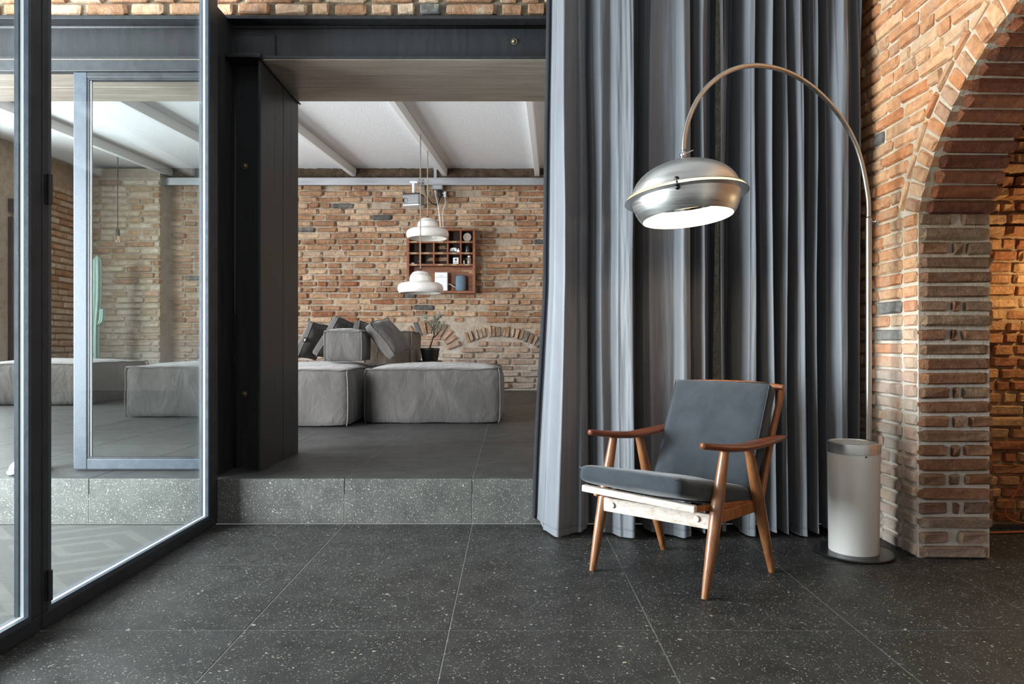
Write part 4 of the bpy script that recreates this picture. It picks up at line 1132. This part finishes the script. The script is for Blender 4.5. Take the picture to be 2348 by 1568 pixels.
MB().ball((0, -.0255, .062), .016, 10, (1, .1, 1)).build('print', M['black_plastic'], o); MB().box((0, -.0256, .025), (.05, .001, .012)).build('print', M['grey_plastic'], o)
o = tag(MB().lathe([(0, 0), (.032, 0), (.036, .01), (.036, .08), (.026, .1), (.026, .105), (0, .105)], 20).build('glass_jar', M['jar'], None, auto=40, loc=(bay(4)+.03, yi, zb[2])), 'brown tinted glass jar with lid in the lowest right pigeonhole', 'jar')
MB().lathe([(.03, .1), (.03, .122), (0, .124)], 20).build('lid', M['galv'], o, auto=40)
o = tag(MB().lathe([(0, 0), (.018, 0), (.018, .055), (0, .06)], 14).build('small_vial', M['galv'], None, auto=40, loc=(bay(4)-.05, yi, zb[2])), 'small grey vial left of the brown jar', 'vial')
MB().lathe([(.019, .05), (.019, .066), (0, .068)], 14).build('cap', M['black_plastic'], o)
o = tag(MB().ball((0, 0, .012), .03, 12, (1, .8, .4)).build('white_pebble', M['white_plastic'], None, smooth=True, loc=(bay(0)-.03, yi, zb[2])), 'tiny white pebble in the lower left pigeonhole', 'pebble')
# white router box and knitted speaker in the open bay
rx0, rx1 = P(997, 0, KY+.03).x, P(1026, 0, KY+.03).x; rh = P(0, 624, KY+.03).z-zbot
o = thingbox('router', ((rx0+rx1)/2, KY+.085, zbot), (rx1-rx0, .10, rh), 'white_plastic', 'tall white plastic router box in the open bay of the cabinet', 'router', None, .008)
MB().box((0, -.0505, rh*.73), (rx1-rx0-.004, .002, .004)).build('groove', M['grey_plastic'], o); MB().box((0, -.0505, rh*.81), (.05, .001, .006)).build('print', M['grey_plastic'], o)
sx0, sx1 = P(1044, 0, KY+.03).x, P(1068, 0, KY+.03).x; sh_ = P(0, 630.5, KY+.03).z-zbot; sr_ = (sx1-sx0)/2
o = tag(MB().lathe([(0, 0), (sr_*.75, .0), (sr_*.95, .012), (sr_, .035), (sr_, sh_-.045), (sr_*.93, sh_-.016), (sr_*.7, sh_-.002), (0, sh_)], 28, Matrix.Diagonal((1, .75, 1, 1))).build('speaker', M['speaker'], None, smooth=True, loc=((sx0+sx1)/2, KY+.09, zbot)), 'rounded grey blue knitted speaker in the open bay of the cabinet', 'speaker')
MB().lathe([(sr_*.70, -.001), (sr_*.78, .001), (sr_*.86, .006)], 28, Matrix.Diagonal((1, .75, 1, 1))).build('foot', M['grey_plastic'], o)
cb = MB().tube(smooth_pts([Vector((rx1+.002, KY+.09, zbot+.10)), Vector((rx1+.04, KY+.08, zbot+.10)), Vector((rx1+.08, KY+.07, zbot+.07)), Vector((sx0-.002, KY+.08, zbot+.055))]), .005, 6)
tag(cb.build('speaker_cable', M['white_plastic'], None, smooth=True), 'short white cable between router and speaker', 'cable')

# ------------------------------------------------------------------ projector, power box, cables under the rail
pjY = 9.95; a = P(926, 447, pjY); b = P(971, 474, pjY)
pj = empty('projector', ((a.x+b.x)/2, pjY, b.z), 'small grey projector hanging from the wall rail', 'projector')
wd = b.x-a.x; ht = a.z-b.z
Rz = Matrix.Rotation(math.radians(-14), 3, 'Z')
MB().box((0, 0, ht*.55), (wd*.92, .22, ht*.86), Rz).build('body', M['grey_plastic'], pj, bevel=.03, seg=4)
MB().box((0, 0, ht*.06), (wd*.88, .21, ht*.14), Rz).build('lower_body', M['white_plastic'], pj, bevel=.02)
MB().box((0, 0, ht*.985), (wd*.9, .215, .02), Rz).build('top_cover', M['base_plate'], pj, bevel=.008)
lc = Rz @ Vector((-wd*.30, -.112, ht*.42))
MB().lathe([(.0, .0), (.032, .0), (.036, .012), (.036, .02)], 20, Matrix.Translation(lc) @ Matrix.Rotation(HP, 4, 'X') @ Matrix.Translation((0, 0, -.008))).build('lens', M['black_plastic'], pj, auto=40)
mz = zr0-b.z
mm = MB().tube([(.0, 0, ht*.99), (0, .0, mz-.03)], .022, 12); mm.span((-.055, -.03, mz-.03), (.055, .17, mz)); mm.build('mount', M['white_plastic'], pj, auto=40)
pY = WY-.12
a = P(992, 424, pY); b = P(1016, 436.5, pY)
pb_ = MB().span((a.x, pY-.07, b.z), (b.x, pY+.05, zr0)).build('power_box', M['grey_plastic'], None, bevel=.008); tag(pb_, 'grey power box fixed under the wall rail', 'socket box')
MB().span((a.x+.02, pY-.072, b.z+.012), (b.x-.02, pY-.069, zr0-.015)).build('cover', M['galv'], pb_, bevel=.002)
q = P(1008.5, 436, pY)
o = MB().lathe([(0, 0), (.03, 0), (.036, -.03), (.034, -.075), (.014, -.12), (.01, -.13), (0, -.13)], 16).build('black_plug', M['black_plastic'], None, auto=40, loc=(q.x, pY, b.z)); tag(o, 'black plug hanging under the power box', 'plug')
cbp = smooth_pts([P(1008.5, 455, pY+.02), P(1003, 468, pY+.05), P(990, 466, pY+.05), P(980, 452, pY+.05), P(976, 438, pY+.05), P(975, 428, pY+.05)])
MB().tube([Vector(p)-Vector((q.x, pY, b.z)) for p in [q+Vector((0, 0, -.15))]+cbp], .007, 6).build('cord', M['cord_black'], o, smooth=True)
w0 = P(1020, 446, pY)
o = MB().box((0, 0, 0), (.04, .05, .085)).build('white_plug', M['white_plastic'], None, bevel=.008, loc=w0); tag(o, 'white plug with its own cable right of the power box', 'plug')
MB().tube([(-.02, 0, .02), (-.045, 0, .022)], .01, 8).build('pin', M['galv'], o)
MB().tube([Vector(p)-w0 for p in smooth_pts([P(1020, 452, pY), P(1021, 466, pY), P(1016, 482, pY), P(1015, 500, pY), P(1016, 512, pY), P(1016, 521, pY-.05)])], .0065, 6).build('cord', M['white_plastic'], o, smooth=True)
o = MB().tube(smooth_pts([P(998, 437, pY-.03), P(999, 450, pY-.03), P(1003, 465, pY-.05), P(1007, 490, pY-.03), P(1009, 508, pY-.02), P(1010, 521, pY-.05)]), .0075, 6).build('white_cable', M['white_plastic'], None, smooth=True); tag(o, 'white cable running from the power box down to the cabinet', 'cable')
MB().ball(P(998, 438, pY-.03), .016, 8).build('strain_relief', M['white_plastic'], o)

# ------------------------------------------------------------------ potted olive tree on a stand behind the ottoman
oY = 7.75; oc = P(986, 823, oY); zpot = .9-(823-VY)*oY/F-.02
ps = empty('plant_stand', (oc.x, oY, SZ), 'low dark plant stand hidden behind the wide ottoman', 'stand')
hs_ = zpot-SZ
MB().lathe([(0, hs_-.02), (.14, hs_-.02), (.14, hs_), (0, hs_)], 24).build('top', M['cabinet_dark'], ps, auto=40)
for k in range(3):
    a = 2*math.pi*k/3; MB().tube([(.12*math.cos(a), .12*math.sin(a), .001), (.09*math.cos(a), .09*math.sin(a), hs_-.02)], .012, 8).build('leg', M['cabinet_dark'], ps)
pt_ = empty('potted_olive_tree', (oc.x, oY, zpot), 'small olive tree with thin branches in a black pot before the brick wall', 'plant')
ph = P(0, 798, oY).z-zpot; pr0 = 22*oY/F
MB().lathe([(0, 0), (pr0*.80, 0), (pr0*.98, ph-.02), (pr0*1.0, ph-.02), (pr0, ph), (pr0*.93, ph), (pr0*.91, ph-.02), (0, ph-.022)], 32).build('pot', M['pot'], pt_, auto=40)
MB().lathe([(pr0*.905, ph-.019), (pr0*.5, ph-.008), (0, ph-.002)], 24).build('soil', M['soil'], pt_, smooth=True)
rt = random.Random(8); tw = MB(); leaves = []
def branch(p, d, L, r, depth):
    n = 4; pts = [p]; q = p.copy(); dd = d.copy()
    for k in range(n):
        dd = (dd+Vector((rt.gauss(0, .16), rt.gauss(0, .16), rt.gauss(.04, .1)))).normalized(); q = q+dd*(L/n); pts.append(q.copy())
    tw.tube(pts, [r*(1-.12*k) for k in range(n+1)], 6 if depth < 2 else 4)
    if depth >= 2:
        for p_ in pts[1:]:
            for _ in range(1): leaves.append((p_, dd))
    if depth < 6:
        m = 3 if depth in (1, 2) else 2
        for k in range(m):
            a = rt.uniform(0, 6.28); sp_ = rt.uniform(.6, 1.15)
            nd_ = (dd+Vector((math.cos(a)*sp_, math.sin(a)*sp_, rt.uniform(-.05, .5)))).normalized()
            branch(pts[-1] if k < 2 else pts[2], nd_, L*rt.uniform(.62, .82), max(r*.66, .0012), depth+1)
branch(Vector((0, 0, ph-.01)), Vector((.02, 0, 1)), .13, .012, 0)
tw.build('trunk', M['bark'], pt_, smooth=True)
lf = MB()
for p_, dd in leaves:
    for _ in range(2):
        dv = (dd+Vector((rt.gauss(0, .7), rt.gauss(0, .7), rt.gauss(0, .6)))).normalized(); sd2 = dv.cross(Vector((rt.random(), rt.random(), rt.random()))).normalized()
        L = rt.uniform(.013, .022); wv = L*.17; mid = p_+dv*L*.5; nn2 = dv.cross(sd2)*.002
        lf.add([p_, mid+sd2*wv+nn2, p_+dv*L, mid-sd2*wv+nn2], [(0, 1, 2, 3)])
tag(lf.build('foliage', M['leaf'], pt_), kind='stuff')

# ------------------------------------------------------------------ things beyond the glass door
cY = 9.45; cb0 = P(218, 0, cY)
cx = empty('tall_cactus', (cb0.x, cY, SZ), 'tall pale green cactus against the pale brick pier behind the far ottoman', 'plant')
def ribbed(pts, rad, name):
    mb = MB(); pts = smooth_pts([Vector(p) for p in pts], 6); n = len(pts); seg = 40; rings = []
    for i, p in enumerate(pts):
        t = i/(n-1); r = rad*(1.0 if t < .9 else math.sqrt(max(.02, 1-((t-.9)/.1)**2))*.98)
        rings.append([p+Vector((math.cos(a), math.sin(a), 0))*(r*(1+.22*math.cos(7*a))) for a in [2*math.pi*k/seg for k in range(seg)]])
    vs = [q for r_ in rings for q in r_]; fs = []
    for i in range(n-1):
        for k in range(seg): fs.append((i*seg+k, i*seg+(k+1) % seg, (i+1)*seg+(k+1) % seg, (i+1)*seg+k))
    fs.append(tuple((n-1)*seg+k for k in range(seg)))
    mb.add(vs, fs).build(name, M['cactus'], cx, smooth=True)
hc = P(0, 586, cY).z-SZ
ribbed([(0, 0, .30), (.0, 0, .9), (.03, 0, 1.35), (.03, 0, hc)], .052, 'stem')
ribbed([(.03, 0, P(0, 745, cY).z-SZ), (.09, -.01, P(0, 738, cY).z-SZ), (.105, -.01, P(0, 720, cY).z-SZ), (.105, -.01, P(0, 708, cY).z-SZ)], .030, 'arm')
MB().lathe([(0, 0), (.15, 0), (.17, .30), (.16, .31), (.15, .29), (0, .29)], 28).build('pot', M['pot'], cx, auto=40)
# white shoe standing on the edge of the step
sh = P(26, 1093, 3.53)
se = empty('white_shoe', (sh.x, 3.53, SZ), 'white lace up shoe on the edge of the step behind the nearer glass panel', 'shoe')
def shoe_ring(y, w0, w1, h0, h1, n=14):
    out = []
    for k in range(n):
        a = 2*math.pi*k/n; x = math.cos(a)*(w0 if math.sin(a) < 0 else w1)
        out.append(Vector((math.copysign(abs(x)**.85*abs(w0)**.15, x), y, h0+(h1-h0)*(.5+.5*math.sin(a)))))
    return out
def loft(rings, name, mat):
    n = len(rings[0]); vs = [q for r_ in rings for q in r_]; fs = []
    for i in range(len(rings)-1):
        for k in range(n): fs.append((i*n+k, i*n+(k+1) % n, (i+1)*n+(k+1) % n, (i+1)*n+k))
    fs += [tuple(range(n-1, -1, -1)), tuple((len(rings)-1)*n+k for k in range(n))]
    return MB().add(vs, fs).build(name, M[mat], se, smooth=True, sub=1)
loft([shoe_ring(y, w, w, .002, h) for y, w, h in ((-.01, .018, .024), (.012, .040, .028), (.05, .048, .028), (.11, .044, .028), (.17, .040, .03), (.23, .040, .034), (.262, .030, .034), (.27, .015, .03))], 'sole', 'sole')
loft([shoe_ring(y, w, w*.8, .022, h) for y, w, h in ((0, .018, .04), (.02, .036, .058), (.06, .043, .075), (.11, .040, .1), (.15, .038, .125), (.2, .038, .145), (.245, .034, .15), (.262, .02, .12))], 'upper', 'shoe')
for k in range(4):
    y = .07+k*.022; z = .082+k*.0145
    MB().tube([(-.024, y+.01, z-.006), (0, y, z+.006), (.024, y+.01, z-.006)], .004, 6).build('lace', M['sole'], se, smooth=True)
# orange cord hanging on the niche wall and lying along its foot
kY = NY-.055
pts = [P(2420, 985, kY), P(2372, 1040, kY), P(2348, 1088, kY), P(2330, 1128, kY), P(2312, 1158, kY), P(2307, 1174, kY), P(2312, 1188, kY), P(2330, 1196, kY), P(2350, 1198, kY), P(2420, 1200, kY)]
o = MB().tube(smooth_pts([p+Vector((0, -.01*math.sin(i), 0)) for i, p in enumerate(pts)]), .0045, 8).build('hanging_cord', M['cord_orange'], None, smooth=True); tag(o, 'thin orange cord looping down the niche wall', 'cord')
o = MB().tube(smooth_pts([Vector((2.10, NY-.10, .0075)), Vector((2.3, NY-.115, .0075)), Vector((2.5, NY-.10, .0075)), Vector((2.75, NY-.13, .0075)), Vector((3.3, NY-.12, .0075))]), .006, 8).build('floor_cord', M['cord_orange'], None, smooth=True); tag(o, 'orange cord lying on the floor along the niche wall', 'cord')
